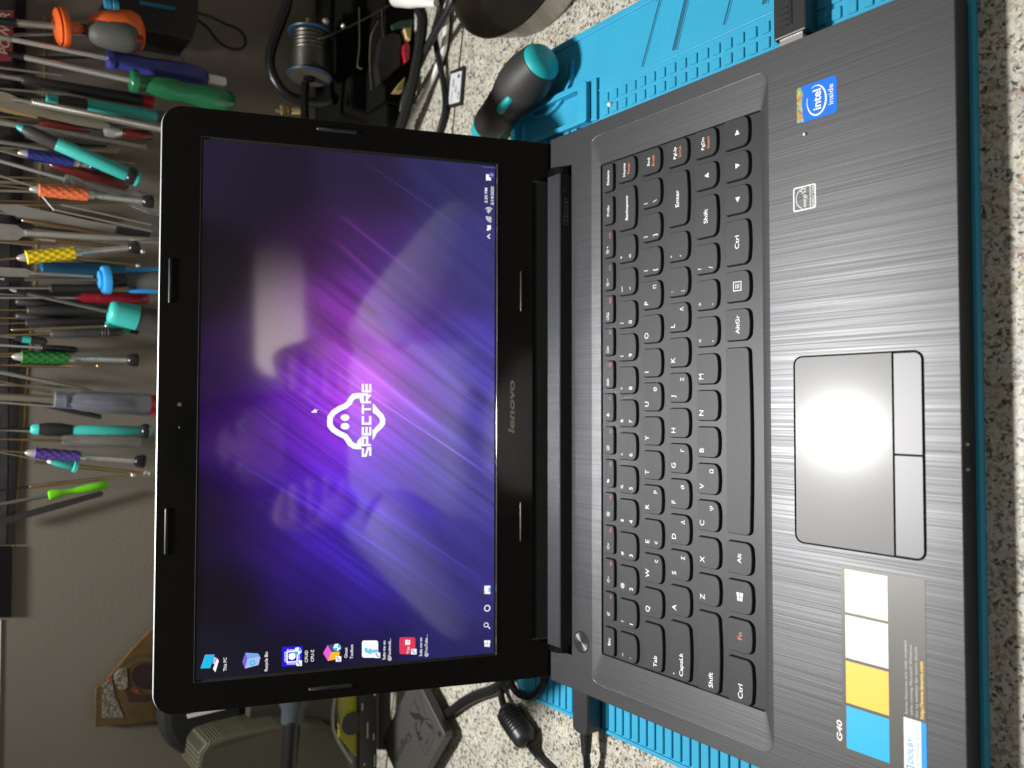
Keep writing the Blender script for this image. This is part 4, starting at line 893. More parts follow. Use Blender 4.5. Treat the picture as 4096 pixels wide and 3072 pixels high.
# ---------------- other things left of the lid
pk = empty('dark_card_pack', (-270,445,10), 'dark narrow card pack with small white print beside yellow package', 'package')
C_ = [ony(1437,2760,440),ony(1437,3110,440),ony(1508,3110,440),ony(1508,2760,440)]
def quad_slab(name, C_, th, m_, par, bev=0.4):
    n_ = (C_[1]-C_[0]).cross(C_[3]-C_[0]).normalized()
    if n_.dot(CAMP-C_[0]) < 0: n_ = -n_
    m = MB(); m.add([tuple(c) for c in C_]+[tuple(c-n_*th) for c in C_],[(0,1,2,3),(7,6,5,4),(0,4,5,1),(1,5,6,2),(2,6,7,3),(3,7,4,0)]); return m.build(name, m_, par, bevel=bev), n_
M['dcard'] = mat('dark_card',(0.03,0.03,0.026),0.35)
quad_slab('card', C_, 20, M['dcard'], pk)
b = MB()
for (xa,ya,xb,yb) in ((1449,2815,1449,2842),(1470,2890,1470,2952),(1495,2935,1495,2960),(1498,3020,1498,3068),(1457,3052,1457,3062),(1499,2776,1499,2782)):
    p0 = ony(xa,ya,439.2); p1 = ony(xb,yb,439.2); b.tube([p0,p1],0.5,6,smooth=0)
b.build('print', M['white'], pk)
yp = empty('yellow_package', (-265,450,30), 'yellow package with dark oval window in a clear plastic case', 'package')
C_ = [ony(1352,2760,444),ony(1360,2950,444),ony(1440,3040,444),ony(1440,2760,444)]
quad_slab('yellow_card', C_, 4, mat('pack_yellow',(0.42,0.40,0.02),0.5), yp)
b = MB(); cc = ony(1410,2893,442.5); b.lathe(cc,cc+Vector((0,-1.2,0.2)),[(0,9),(1,9)],24); o = b.build('oval_window', M['grip'], yp); 
b = MB(); b.tube([ony(1342,2760,441),ony(1332,2915,441),ony(1405,3050,441)],1.4,8,smooth=3); b.tube([ony(1372,2760,437),ony(1366,2890,437),ony(1350,2915,437)],0.9,8,smooth=3); b.build('clear_edge', mat('clear_edge',(0.55,0.55,0.48),0.12,0.1,trans=0.4), yp, smooth=True)
# dark boxes behind the drive
b = MB(); C_ = [ony(1512,2740,470),ony(1512,3000,470),ony(1640,3000,470),ony(1700,2740,470)]
bx, n_ = quad_slab('dark_box', C_, 30, mat('box_black',(0.012,0.011,0.010),0.5,var=0.5,vscale=80), None); tag(bx,'black box standing in shadow behind the grey drive','box')
# ribbed grey bag
gb = empty('ribbed_case', (-300,500,60), 'grey-green case with fine diagonal ribs at the foot of the wall', 'case')
m = MB(); prof2 = [(785,3110),(792,3060),(800,3010),(830,2972),(900,2950),(1000,2925),(1120,2905),(1250,2905),(1330,2915),(1400,3010),(1460,3110)]
F_ = [ony(x,y_,498-6*math.sin(i*0.3)) for i,(x,y_) in enumerate(prof2)]; n_ = len(F_)
m.add([tuple(f) for f in F_]+[tuple(f+Vector((0,45,0))) for f in F_],[tuple(range(n_)),tuple(range(n_,2*n_))[::-1]]+[(i,(i+1)%n_,n_+(i+1)%n_,n_+i) for i in range(n_)])
M['ribbag'] = mat('ribbed_grey',(0.24,0.235,0.16),0.55)
nt = M['ribbag'].node_tree; pb = nt.nodes['Principled BSDF']; tc = N(nt,'ShaderNodeTexCoord'); mp = N(nt,'ShaderNodeMapping'); mp.inputs['Rotation'].default_value = (0, 0.95, 0); nt.links.new(tc.outputs['Object'], mp.inputs[0])
wv_ = N(nt,'ShaderNodeTexWave', Scale=170.0, Distortion=0.4); wv_.bands_direction = 'X'; nt.links.new(mp.outputs[0], wv_.inputs['Vector']); bp = N(nt,'ShaderNodeBump', Strength=0.5, Distance=0.0006); nt.links.new(wv_.outputs['Fac'], bp.inputs['Height']); nt.links.new(bp.outputs[0], pb.inputs['Normal'])
mx = N(nt,'ShaderNodeMix', data_type='RGBA'); mx.inputs[6].default_value = (0.035,0.034,0.02,1); mx.inputs[7].default_value = (0.10,0.095,0.058,1); nt.links.new(wv_.outputs['Fac'], mx.inputs[0]); nt.links.new(mx.outputs[2], pb.inputs['Base Color'])
m.build('case_body', M['ribbag'], gb, bevel=3)
# black soft pouch
m = MB(); P = [(650,2780),(648,2890),(655,2940),(680,2990),(730,3025),(790,3040),(830,3000),(900,2965),(985,2940),(990,2780)]
F_ = [ony(x,y_,530) for x,y_ in P]; n_ = len(F_)
m.add([tuple(f) for f in F_]+[tuple(f+Vector((0,25,0))) for f in F_],[tuple(range(n_)),tuple(range(n_,2*n_))[::-1]]+[(i,(i+1)%n_,n_+(i+1)%n_,n_+i) for i in range(n_)])
o = m.build('black_pouch', mat('pouch_black',(0.006,0.006,0.006),0.8), bevel=7, origin=(-270,535,130)); tag(o,'matt black rounded pouch against the wall behind the lid corner','pouch')
m = MB(); C_ = [ony(748,2860,512),ony(752,2874,512),ony(900,2838,512),ony(900,2825,512)]
bx, n_ = quad_slab('paper_strip', C_, 1.0, M['whitep'], None, 0); tag(bx,'thin cream paper edge showing between the lid corner and black pouch','paper')
m = MB(); C_ = [ony(1000,2760,520),ony(1000,2960,520),ony(1440,2960,520),ony(1440,2760,520)]
bx, n_ = quad_slab('brown_box', C_, 20, mat('box_brown',(0.05,0.045,0.032),0.7,var=0.3,vscale=60), None); tag(bx,'dim brown-grey box behind the upright black tube','box')
# upright tube
gt = empty('jack_tube', (-250,440,84), 'slim black tube with blue-grey tapered collar leaning before ribbed case', 'tube')
b = MB(); b.lathe(ony(1180,2770,440),ony(1168,2890,440),[(0,13),(0.35,11.5),(0.55,9.0),(0.95,8.4),(1,8)],20); b.build('collar', mat('collar_grey',(0.04,0.052,0.06),0.4), gt, smooth=True)
b = MB(); b.lathe(ony(1170,2870,438),ony(1150,3130,438),[(0,3),(0.02,6.2),(0.06,6.6),(1,6.6)],20); b.build('tube', mat('tube_black',(0.01,0.01,0.01),0.2), gt, smooth=True)
# wall plaque
pl = empty('gilt_wall_plaque', (-225,556,165), 'small gilded picture plaque with ringed dark centre on wall, half behind lid', 'plaque')
P = [(382,2908),(383,2800),(386,2752),(430,2718),(480,2660),(530,2600),(608,2518),(700,2440),(800,2440),(800,2860),(690,2878)]
M['gold'] = mat('gilt',(0.095,0.055,0.015),0.6,0.05,var=0.45,vscale=160); M['orn'] = mat('ornament_pale',(0.48,0.43,0.33),0.6,var=0.0)
nt = M['orn'].node_tree; pb = nt.nodes['Principled BSDF']; tc = N(nt,'ShaderNodeTexCoord'); vo = N(nt,'ShaderNodeTexNoise', Scale=420.0, Detail=1.0); nt.links.new(tc.outputs['Object'], vo.inputs['Vector']); cr = N(nt,'ShaderNodeValToRGB'); cr.color_ramp.elements[0].position = 0.38; cr.color_ramp.elements[1].position = 0.62; cr.color_ramp.elements[0].color = (0.07,0.055,0.045,1); cr.color_ramp.elements[1].color = (0.26,0.235,0.19,1); nt.links.new(vo.outputs['Fac'], cr.inputs[0]); nt.links.new(cr.outputs[0], pb.inputs['Base Color'])
F_ = [ony(x,y_,WY-6) for x,y_ in P]; n_ = len(F_); m = MB()
m.add([tuple(f) for f in F_]+[(f.x,WY-0.5,f.z) for f in F_],[tuple(range(n_)),tuple(range(n_,2*n_))[::-1]]+[(i,(i+1)%n_,n_+(i+1)%n_,n_+i) for i in range(n_)]); m.build('plaque_board', M['gold'], pl)
def flat(name, P, m_, d_): 
    m = MB(); F_ = [ony(x,y_,WY-6) for x,y_ in P]; n_ = len(F_)
    m.add([(f.x,WY-6-d_,f.z) for f in F_]+[(f.x,WY-5.9,f.z) for f in F_],[tuple(range(n_))]+[(i,(i+1)%n_,n_+(i+1)%n_,n_+i) for i in range(n_)]); return m.build(name, m_, pl)
QZ = lambda a,c: (300+a/3.19, 2400+c/3.19)
flat('pale_field',[QZ(345,1080),QZ(345,1500),QZ(620,1500),QZ(560,1350),(QZ(500,1200)),QZ(480,1080),QZ(470,970),QZ(400,1040)],M['orn'],0.5)
M['mar'] = mat('maroon',(0.045,0.018,0.012),0.5)
flat('dark_band',[QZ(640,1170),QZ(690,1300),QZ(850,1300),QZ(940,1270),QZ(1100,1180),QZ(1100,1100),QZ(850,1220),QZ(740,1200)],M['mar'],0.5)
def ringpts(cx,cy,rx,ry,a0=0,a1=360,n=28): return [(cx+rx*math.cos(math.radians(a0+(a1-a0)*i/n)),cy+ry*math.sin(math.radians(a0+(a1-a0)*i/n))) for i in range(n)]
cq = QZ(880,960)
flat('ring',ringpts(cq[0],cq[1],98,82),mat('dark_ring',(0.05,0.035,0.015),0.5),0.8); flat('ring',ringpts(cq[0],cq[1],88,75),M['gold'],1.1); flat('ring',ringpts(cq[0],cq[1],67,57),M['mar'],1.4); flat('ring',ringpts(cq[0],cq[1],60,52),M['gold'],1.6); flat('dark_centre',ringpts(cq[0]+2,cq[1],55,50),mat('dark_centre',(0.022,0.008,0.012),0.4),1.9)
flat('pale_rosette',[QZ(560,880),QZ(640,860),QZ(660,960),QZ(660,1100),QZ(600,1150),QZ(540,1120),QZ(490,1040),QZ(500,950)],M['orn'],2.1)
for a,c in ((540,1018),(440,1022),(788,1165)): flat('red_stone',ringpts(*QZ(a,c),5,4,n=10),M['red'],2.5)
# ================================================================== wall rail and hanging tools
rk = empty('tool_rail', (20,548,265), 'long black metal tool rail fixed across the top of the wall', 'rail')
def bandpts(xoff, y): return None
def railbox(m, xa0, xb0, xa1, xb1, y0, y1, Y, th):
    C_ = [ony(xa0,y0,Y),ony(xa1,y1,Y),ony(xb1,y1,Y),ony(xb0,y0,Y)]
    m.add([tuple(c) for c in C_]+[(c.x,c.y+th,c.z) for c in C_],[(0,1,2,3),(7,6,5,4),(0,4,5,1),(1,5,6,2),(2,6,7,3),(3,7,4,0)])
m = MB(); railbox(m, 62,108, 36,60, -60, 2180, 557.6, 2); m.build('front_bar', mat('rail_black',(0.010,0.009,0.012),0.3,0.2), rk, bevel=0.5)
m = MB(); railbox(m, -120,52, -120,24, -60, 2180, 558.4, 1); m.build('back_panel', mat('panel_dark',(0.05,0.045,0.05),0.35,0.4,var=0.8,vscale=90), rk)
m = MB(); railbox(m, -60,50, -60,45, 2186, 2470, 556.5, 3); m.build('end_bracket', mat('bracket_black',(0.004,0.0035,0.004),0.6,spec=0.2), rk, bevel=0.5)
tl = MB(); railbox(tl, -120,4, -120,-6, 2480, 3120, 559, 0.9); o = tl.build('tile_strip', M['whitep'], origin=(-250,558,262)); tag(o,'pale tile edge above the wall at the far end of the rail','tile')
# red packet with lettering behind the first shafts
rp = empty('red_packet', (300,548,268), 'red packet with cream lettering tucked behind the rail', 'packet')
m = MB(); railbox(m, -80,54, -80,47, 40, 240, 550, 3); m.build('packet', mat('packet_red',(0.28,0.04,0.06),0.5), rk if False else rp)
m = MB(); 
pO = ony(46,222,549.4); pX = (ony(50,60,549.4)-pO).normalized(); pY = Vector((0,0,1))
def RF(x,y,z): v = pO+pX*x+pY*y; return (v.x,549.2-z,v.z)
addtext(m,'POWER',0,1.6,6.5,0,RF,width=32,offs=0.01); m.build('lettering', mat('cream_print',(0.5,0.45,0.32),0.6), rp, recalc=False)
def tool(name, label, cat, dep, p0, p1, parts, group=None, dep1=None):
    Y = WY-dep; Y1 = WY-(dep1 if dep1 is not None else dep)
    (x0,y0),(x1,y1) = p0,p1
    A_ = ony(x0,y0,Y); B2 = ony(x1,y1,Y1); Ln = (B2-A_).length; sc = (Y+126.7)/FPX*1.0
    sc = ((A_-CAMP).dot(ray(2048,1536)))/FPX
    root = empty(name, tuple((A_+B2)/2), label, cat, group)
    fx = lambda x: (x-x0)/(x1-x0)
    ax = (B2-A_).normalized(); vd = (CAMP-(A_+B2)/2).normalized(); sd_ = ax.cross(vd).normalized()
    if sd_.dot(Vector((1,0,0))) < 0: sd_ = -sd_          # image-up side
    up = sd_.cross(ax).normalized()
    if up.dot(vd) < 0: up = -up
    for pt in parts:
        nm, m_, kd, dat = pt[:4]; sh_ = pt[4] if len(pt) > 4 else (0,0)
        a_ = A_+sd_*sh_[0]*sc+up*sh_[1]*sc; b_ = B2+sd_*sh_[0]*sc+up*sh_[1]*sc
        m = MB()
        if kd == 'l': m.lathe(a_, b_, [(fx(x), r*sc) for x,r in dat], 16); o = m.build(nm, M[m_], root, smooth=True, angle=50)
        elif kd == 'h':   # faceted handle
            m.lathe(a_, b_, [(fx(x), r*sc) for x,r in dat], 18, bump=lambda k,i,t,th: 1+0.05*(1 if i%3 else -1)); o = m.build(nm, M[m_], root, smooth=True, angle=50)
        elif kd == 'k':   # diamond-knobbed grip
            xa,xb,r = dat; nn = 34
            pr = [(fx(xa),r*0.7*sc),(fx(xa+2),r*sc)]+[(fx(xa+3+(xb-xa-6)*q/nn), r*sc) for q in range(nn+1)]+[(fx(xb-2),r*sc),(fx(xb),r*0.7*sc)]
            m.lathe(a_, b_, pr, 40, bump=lambda k,i,t,th: 1+0.12*abs(math.sin((k-2)/nn*math.pi*4.5+th*3))*abs(math.sin((k-2)/nn*math.pi*4.5-th*3))); o = m.build(nm, M[m_], root, smooth=True, angle=80)
        elif kd == 'n':   # knurled rod
            xa,xb,r = dat; nn = int((xb-xa)/5)
            m.lathe(a_, b_, [(fx(xa+(xb-xa)*q/nn), r*sc) for q in range(nn+1)], 14, bump=lambda k,i,t,th: 1+0.09*(1 if (k+i)%2 else -1)); o = m.build(nm, M[m_], root)
        elif kd == 'f':   # flat blade: (x, half width, side shift)
            th = 1.0
            L = []; 
            for t in (th/2,-th/2):
                for q in dat:
                    x,hwd = q[0],q[1]; c_ = a_+(b_-a_)*fx(x); L.append(c_+sd_*hwd*sc+up*t); L.append(c_-sd_*hwd*sc+up*t)
            n_ = len(dat); fs = []
            for i in range(n_-1):
                fs += [(2*i,2*i+2,2*i+3,2*i+1),(2*n_+2*i+1,2*n_+2*i+3,2*n_+2*i+2,2*n_+2*i),(2*i,2*n_+2*i,2*n_+2*i+2,2*i+2),(2*i+1,2*i+3,2*n_+2*i+3,2*n_+2*i+1)]
            fs += [(0,1,2*n_+1,2*n_),(2*n_-2,4*n_-2,4*n_-1,2*n_-1)]
            m.add(L, fs); o = m.build(nm, M[m_], root)
        elif kd == 'r':   # ringed shaft
            xa,xb,r,cn = dat; pr = []
            for q in range(cn):
                u0 = xa+(xb-xa)*q/cn; u1 = xa+(xb-xa)*(q+1)/cn
                pr += [(fx(u0+1),r*0.82*sc),(fx(u0+2),r*sc),(fx(u1-2),r*sc),(fx(u1-1),r*0.82*sc)]
            m.lathe(a_, b_, pr, 14); o = m.build(nm, M[m_], root, smooth=True)
        elif kd == 's':   # ball end
            x,r = dat; c_ = a_+(b_-a_)*fx(x); m.lathe(c_-ax*r*sc, c_+ax*r*sc, [(0,0.1*r*sc),(0.1,0.6*r*sc),(0.3,0.92*r*sc),(0.5,r*sc),(0.7,0.92*r*sc),(0.9,0.6*r*sc),(1,0.1*r*sc)],12); o = m.build(nm, M[m_], root, smooth=True)
    return root
GP = 'tools hanging from the wall rail'
def lerpy(p0,p1,x): return p0[1]+(p1[1]-p0[1])*(x-p0[0])/(p1[0]-p0[0])
def prec(colr, mt_, label, p0, p1, g0, g1, end, r=23, dep=18):
    """precision screwdriver: brass shaft, knurled cone, knobbed grip, knurled collar, ringed spindle, black cap"""
    gl = end[0]-50
    return tool('precision_screwdriver', label, 'screwdriver', dep, p0, p1, [
        ('shaft','brass','l',[(p0[0],4),(g0-36,4.5),(g0-34,7),(g0-30,7)]),('cone','chrome','l',[(g0-34,6),(g0-26,12),(g0,18)]),('grip',mt_,'k',(g0,g1,r)),
        ('collar','chrome','n',(g1,g1+24,17)),('spindle','chrome','r',(g1+22,gl+6,13,5)),('end_cap','black2','l',[(gl,14),(gl+10,25),(gl+36,30),(end[0]-4,30),(end[0],25)])], 'precision screwdrivers with ringed spindles on the wall')
M['black2'] = mat('black_plastic',(0.015,0.015,0.016),0.22)
M['blackh'] = mat('black_handle',(0.022,0.02,0.02),0.45,bump=0.2)
M['tan'] = mat('tan_steel',(0.27,0.24,0.18),0.45,0.5)
tool('large_screwdriver','orange and grey fat-handled screwdriver, outermost at the rail end','screwdriver',40,(-40,80),(572,140),[
 ('shaft','steel','l',[(-40,13),(215,13)]),('tip_collar','black2','l',[(-40,16),(55,16)]),('flange','orng','l',[(204,4),(206,62),(214,74),(222,68),(228,78),(246,80),(254,74),(258,24),(300,22),(325,8)]),
 ('neck','black2','l',[(258,20),(330,22),(400,40),(480,50)],(0,-14)),('outer_grip','orng','l',[(335,20),(360,56),(410,76),(480,86),(530,88),(558,74),(570,46),(575,8)],(8,0)),
 ('inner_grip','gripl','l',[(318,6),(330,32),(360,52),(420,66),(480,72),(520,66),(546,46),(557,10)],(-10,30)),('hanging_hole','dred','l',[(510,2),(514,17),(540,19),(548,4)],(-20,86))],GP)
tool('blue_screwdriver','blue-handled screwdriver with white end tag, between the orange and green handles','screwdriver',32,(-40,140),(905,328),[
 ('shaft','steel','l',[(-40,12),(30,12)]),('shaft','chrome','n',(30,385,10)),('flange','blueh','l',[(383,20),(386,40),(396,46),(410,44),(414,34),(540,34)]),('handle','blueh','h',[(412,34),(500,38),(560,36),(640,44),(720,46),(780,44),(815,28),(822,10)]),('end_tag','whitep','f',[(815,20),(895,19),(905,12)])],GP)
tool('green_screwdriver','chrome-shafted screwdriver with long green lobed handle over the blue one','screwdriver',45,(30,215),(938,410),[
 ('tip','black2','l',[(30,9),(85,12)]),('shaft','chrome','l',[(82,11),(482,13)]),('flange','green','l',[(476,20),(480,44),(488,50),(512,48),(520,34),(545,30)]),('handle','green','h',[(540,30),(555,36),(600,46),(660,50),(700,44),(740,46),(800,54),(870,56),(915,46),(933,28),(938,6)])],GP)
tool('red_capped_driver','long black-handled driver with a red end cap below the green handle','screwdriver',22,(-40,295),(618,412),[
 ('shaft','steel','l',[(-40,9),(75,9)]),('handle','blackh','l',[(72,14),(78,20),(200,22),(420,26),(566,26)]),('end_cap','red','l',[(564,27),(600,28),(614,24),(618,8)])],GP)
tool('teal_driver','slim teal driver with size mark, black grip and pale green nose, against lid corner','screwdriver',30,(-40,355),(655,470),[
 ('shaft','black2','l',[(-40,5),(168,5)]),('nose','teal','l',[(164,14),(168,20),(208,22),(212,16)]),('grip','blackh','l',[(208,18),(250,24),(326,22)]),('handle','teal','l',[(324,21),(330,24),(618,24),(622,22)]),('end_cap','gripl','l',[(620,20),(626,25),(655,25)])],GP)
tool('knurled_spatula','knurled metal rod with a leaf-shaped blade, ending at lid corner','spatula',38,(-30,378),(662,520),[
 ('blade','tan','f',[(-30,14),(0,18),(25,17),(60,8),(70,6)]),('neck','steel','l',[(40,7),(110,9)]),('rod','steel','n',(110,660,15))],GP)
tool('wide_palette_knife','wide dull tan palette blade lying under the knurled rod','palette knife',24,(-30,405),(440,505),[('blade','tan','f',[(-30,8),(60,16),(150,21),(300,24),(400,20),(430,10),(440,3)])],GP)
tool('bronze_strip','short bronze strip beside the wide palette blade','metal strip',18,(-30,425),(150,470),[('strip','brass','f',[(-30,12),(60,11),(150,4)])],GP)
tool('red_cutter','dark red cutter handle with bright metal thumb piece','cutter',16,(160,492),(612,545),[('handle','dred','l',[(160,8),(175,16),(345,17),(352,10)]),('handle','dred','l',[(480,12),(490,20),(590,22),(612,8)]),('thumb_piece','chrome','l',[(404,6),(412,24),(440,28),(470,22),(490,8)])],GP)
tool('steel_rod','plain shiny steel rod crossing below the red cutter','rod',36,(-40,480),(583,592),[('rod','steel','l',[(-40,15),(60,12),(570,12),(578,16),(583,16)])],GP)
tool('turquoise_driver','tilted turquoise driver with printed number and black end ring','screwdriver',44,(55,500),(560,720),[
 ('nose','teal','l',[(62,2),(70,10),(88,16)]),('grip','grip','l',[(86,16),(110,26),(160,29),(214,26)]),('handle','teal','l',[(212,24),(218,28),(500,30),(506,28)]),('ring','black2','l',[(500,28),(508,36),(526,38),(540,34)]),('end_cap','teal','l',[(536,34),(552,34),(560,24)])],GP)
prec('navy','navy','precision screwdriver with navy knobbed grip, half under the turquoise driver',(-40,590),(415,672),98,284,(395,670),22,22)
prec('orange','orngk','precision screwdriver with bright orange knobbed grip',(-40,738),(612,808),138,332,(612,808),25,34)
prec('yellow','yell','precision screwdriver with yellow knobbed grip',(-40,1043),(556,988),92,284,(556,988),26,38)
prec('green','grnk','precision screwdriver with dark green knobbed grip',(-40,1424),(552,1441),74,258,(552,1441),25,20)
prec('purple','purp','precision screwdriver with purple knobbed grip',(-40,1800),(580,1846),122,302,(580,1846),23,22)
tool('grey_rod','dull grey rod above the navy grip','rod',14,(-40,560),(226,602),[('rod','steeld','l',[(-40,9),(226,8)])],GP)
tool('clear_screwdriver','clear-handled screwdriver with bright shaft, above the orange grip','screwdriver',26,(-40,632),(660,832),[('shaft','chrome','l',[(-40,7),(240,8)]),('handle','trclear','h',[(232,10),(240,24),(262,28),(300,20),(470,24),(520,38),(600,44),(655,40),(660,30)])],GP)
tool('dark_red_driver','driver with flat dark red handle under the turquoise one','screwdriver',12,(-40,590),(515,742),[('shaft','steel','l',[(-40,5),(185,6)]),('handle','dred','l',[(182,8),(200,22),(350,24),(500,26),(515,12)])],GP)
tool('thin_probe','thin steel probe beside clear handle','probe',20,(-40,690),(140,748),[('probe','steel','l',[(-40,4),(140,4)])],GP)
tool('grey_tweezer_blade','broad pale grey blade with darker end, next to the thin tweezers','blade',30,(-20,825),(600,945),[('blade','steeld','f',[(-20,4),(0,12),(60,24),(120,22),(300,17),(452,16)]),('handle','black2','f',[(450,16),(600,18)])],GP)
tool('thin_tweezers','thin bent steel tweezers crossing toward lid','tweezers',36,(215,838),(606,924),[('arm','steel','l',[(215,4),(606,4)]),('arm','steel','l',[(240,4),(600,3)],(26,0))],GP)
tool('bent_pick','short bent steel pick behind orange grip','pick',34,(165,780),(218,842),[('pick','steel','l',[(165,3),(218,3.5)])],GP)
tool('brass_pencil_driver','slim brass pencil driver running beneath the grey blade','screwdriver',14,(88,880),(600,968),[('body','brass','l',[(88,6),(92,9),(420,8),(600,4)])],GP)
tool('octagon_spatula','knurled steel rod with octagonal spatula blade','spatula',34,(-30,925),(655,965),[('blade','steeld','f',[(-30,22),(-5,32),(58,30),(76,16),(92,11)]),('rod','steel','n',(88,652,14))],GP)
tool('thin_brass_driver','thin brass driver under the knurled octagonal spatula','screwdriver',14,(155,956),(520,992),[('tip','chrome','l',[(155,4),(220,5)]),('body','brass','l',[(215,6),(222,9),(480,8),(520,4)])],GP)
tool('thin_steel_needle','thin steel needle above the yellow grip','needle',16,(-40,965),(140,982),[('needle','steel','l',[(-40,3),(140,3)])],GP)
tool('ball_end_driver','brass driver with shiny ball end just under the yellow grip','screwdriver',14,(240,1028),(558,1064),[('body','brass','l',[(240,5),(250,9),(470,8),(545,5)]),('ball_end','chrome','s',(552,9))],GP)
tool('short_ball_driver','shiny ball-ended driver tip by the yellow screwdriver cap','screwdriver',12,(480,985),(580,1008),[('body','steel','l',[(480,4),(565,5)]),('ball_end','chrome','s',(571,10))],GP)
tool('steel_scraper','flat steel scraper with slim neck and knurled rod','scraper',26,(-30,1084),(372,1106),[('blade','steeld','f',[(-30,17),(98,17),(104,14),(126,5)]),('rod','steel','n',(124,372,7))],GP)
tool('clear_blue_driver','translucent dark blue handled driver under yellow grip','screwdriver',12,(160,1070),(500,1078),[('handle','trblue','l',[(160,12),(168,22),(300,26),(400,26),(500,20)])],GP)
tool('light_blue_screwdriver','large phillips screwdriver with light blue flange and striped grip','screwdriver',44,(-2,1116),(700,1122),[
 ('tip','chrome','l',[(-2,2),(14,6),(30,6)]),('tip_collar','black2','l',[(14,7),(30,9),(82,9)]),('shaft','gripl','l',[(80,8),(374,8)]),('flange','ltblue','l',[(368,10),(372,38),(390,40),(392,32),(384,30),(386,58),(394,62),(416,62),(420,40)]),('neck','black2','l',[(416,38),(440,32),(490,30)]),
 ('handle','gripl','l',[(480,30),(520,38),(640,52),(700,54)]),('stripe','ltblue','l',[(486,4),(500,12),(560,17),(700,20)],(40,6)),('stripe','ltblue','l',[(486,4),(500,10),(560,13),(700,16)],(-46,6))],GP)
tool('big_teal_screwdriver','large phillips screwdriver with teal collar and thick grey handle beside the light blue one','screwdriver',50,(38,1158),(760,1318),[
 ('tip','chrome','l',[(38,2),(52,7),(66,7)]),('tip_collar','black2','l',[(62,8),(96,10)]),('shaft','gripl','l',[(94,8),(414,9)]),('collar','teal','l',[(408,10),(412,40),(422,48),(440,52),(528,56)]),('handle','grip','l',[(526,54),(600,56),(660,62),(760,66)])],GP)
tool('black_driver','short black driver handle above the red clear handle','screwdriver',12,(-40,1152),(400,1154),[('shaft','steel','l',[(-40,4),(194,4)]),('handle','blackh','l',[(188,10),(194,18),(290,17),(400,19)])],GP)
tool('clear_red_driver','translucent red handled driver behind the teal collar','screwdriver',14,(-40,1191),(595,1192),[('shaft','steel','l',[(-40,5),(292,4)]),('handle','trred','h',[(286,4),(320,18),(400,24),(580,26),(595,18)])],GP)
tool('slim_black_driver','long black driver above its near twin, nearer the teal screwdriver','screwdriver',10,(-40,1240),(430,1244),[('shaft','brass','l',[(-40,4),(102,4)]),('handle','blackh','l',[(98,14),(104,19),(250,20),(430,20)])],GP)
tool('slim_black_driver','long black driver beside a thin ball-ended brass one','screwdriver',10,(-40,1296),(425,1286),[('shaft','brass','l',[(-40,4),(98,4)]),('handle','blackh','l',[(94,14),(100,18),(250,18),(425,18)])],GP)
tool('thin_ball_driver','thin brass driver with ball end across the black handles','screwdriver',22,(45,1320),(432,1303),[('body','brass','l',[(45,3),(48,6),(150,6),(160,4),(415,3)]),('ball_end','chrome','s',(424,7))],GP)
tool('ribbed_black_driver','grey-black driver with ring ribs near its end','screwdriver',20,(-40,1342),(492,1328),[('shaft','brass','l',[(-40,5),(192,5)]),('handle','grip','l',[(188,12),(196,18),(300,18),(392,19),(394,16),(400,20),(404,16),(412,20),(418,16),(426,20),(432,16),(490,16)])],GP)
tool('stub_teal_driver','dark teal stub handle with black end by the ribbed driver','screwdriver',12,(420,1290),(558,1322),[('handle','teal','l',[(420,6),(430,20),(520,20)]),('end_cap','black2','l',[(518,20),(552,19),(558,10)])],GP)
tool('tiny_teal_tool','tiny teal square tab with black holder','tool',14,(60,1350),(190,1368),[('tab','teal','l',[(88,16),(122,16)]),('holder','blackh','l',[(120,15),(180,16),(190,4)]),('holder','blackh','l',[(60,13),(88,15)])],GP)
tool('small_black_driver','small black handled driver hanging alone beside the dark green grip','screwdriver',16,(-40,1378),(312,1400),[('shaft','chrome','l',[(-40,5),(162,5)]),('handle','black2','l',[(156,8),(162,14),(240,15),(300,14),(312,6)])],GP)
tool('slim_brass_driver','slim brass driver with ball end directly below the dark green grip','screwdriver',14,(4,1461),(400,1464),[('tip','brass','l',[(4,5),(60,5)]),('body','brass','l',[(58,8),(280,8),(284,4),(388,3)]),('ball_end','brass','s',(392,8))],GP)
tool('long_grey_probe','long grey probe slanting toward the violet clear handle','probe',18,(-40,1480),(372,1562),[('probe','steeld','l',[(-40,9),(120,8),(330,7),(372,2)])],GP)
tool('long_brass_probe','long brass probe slanting below the grey one','probe',14,(-40,1517),(206,1568),[('probe','brass','l',[(-40,6),(206,5)])],GP)
tool('clear_violet_screwdriver','thick clear violet-tinted screwdriver with red end at the lid','screwdriver',30,(-40,1584),(665,1622),[('shaft','tan','l',[(-40,16),(198,14)]),('flange','trpurp','l',[(194,18),(198,34),(240,36),(246,26)]),('handle','trpurp','h',[(244,26),(270,34),(310,43),(584,47),(590,42)]),('core','steeld','l',[(240,10),(420,11)]),('end_cap','red','l',[(586,44),(640,46),(665,46)])],GP)
tool('steel_strip_probe','pale steel strip running under the violet screwdriver','probe',24,(-40,1606),(600,1656),[('probe','steel','l',[(-40,5),(300,5),(600,3)])],GP)
tool('black_comb_file','short black ribbed file peeking out below the violet handle','file',12,(120,1608),(405,1668),[('file','blackh','l',[(120,3),(200,10),(300,12),(402,10),(405,6)])],GP)
tool('teal_black_driver','straight teal driver with black bulb grip and black ring','screwdriver',32,(-40,1714),(606,1724),[('shaft','black2','l',[(-40,5),(110,5)]),('nose','teal','l',[(107,10),(112,18),(138,23)]),('grip','blackh','l',[(136,22),(170,28),(220,28),(268,21)]),('handle','teal','l',[(265,18),(268,20),(560,22),(564,20)]),('ring','black2','l',[(556,24),(566,32),(586,33),(592,28)]),('end_cap','teal','l',[(590,30),(600,26),(606,10)])],GP)
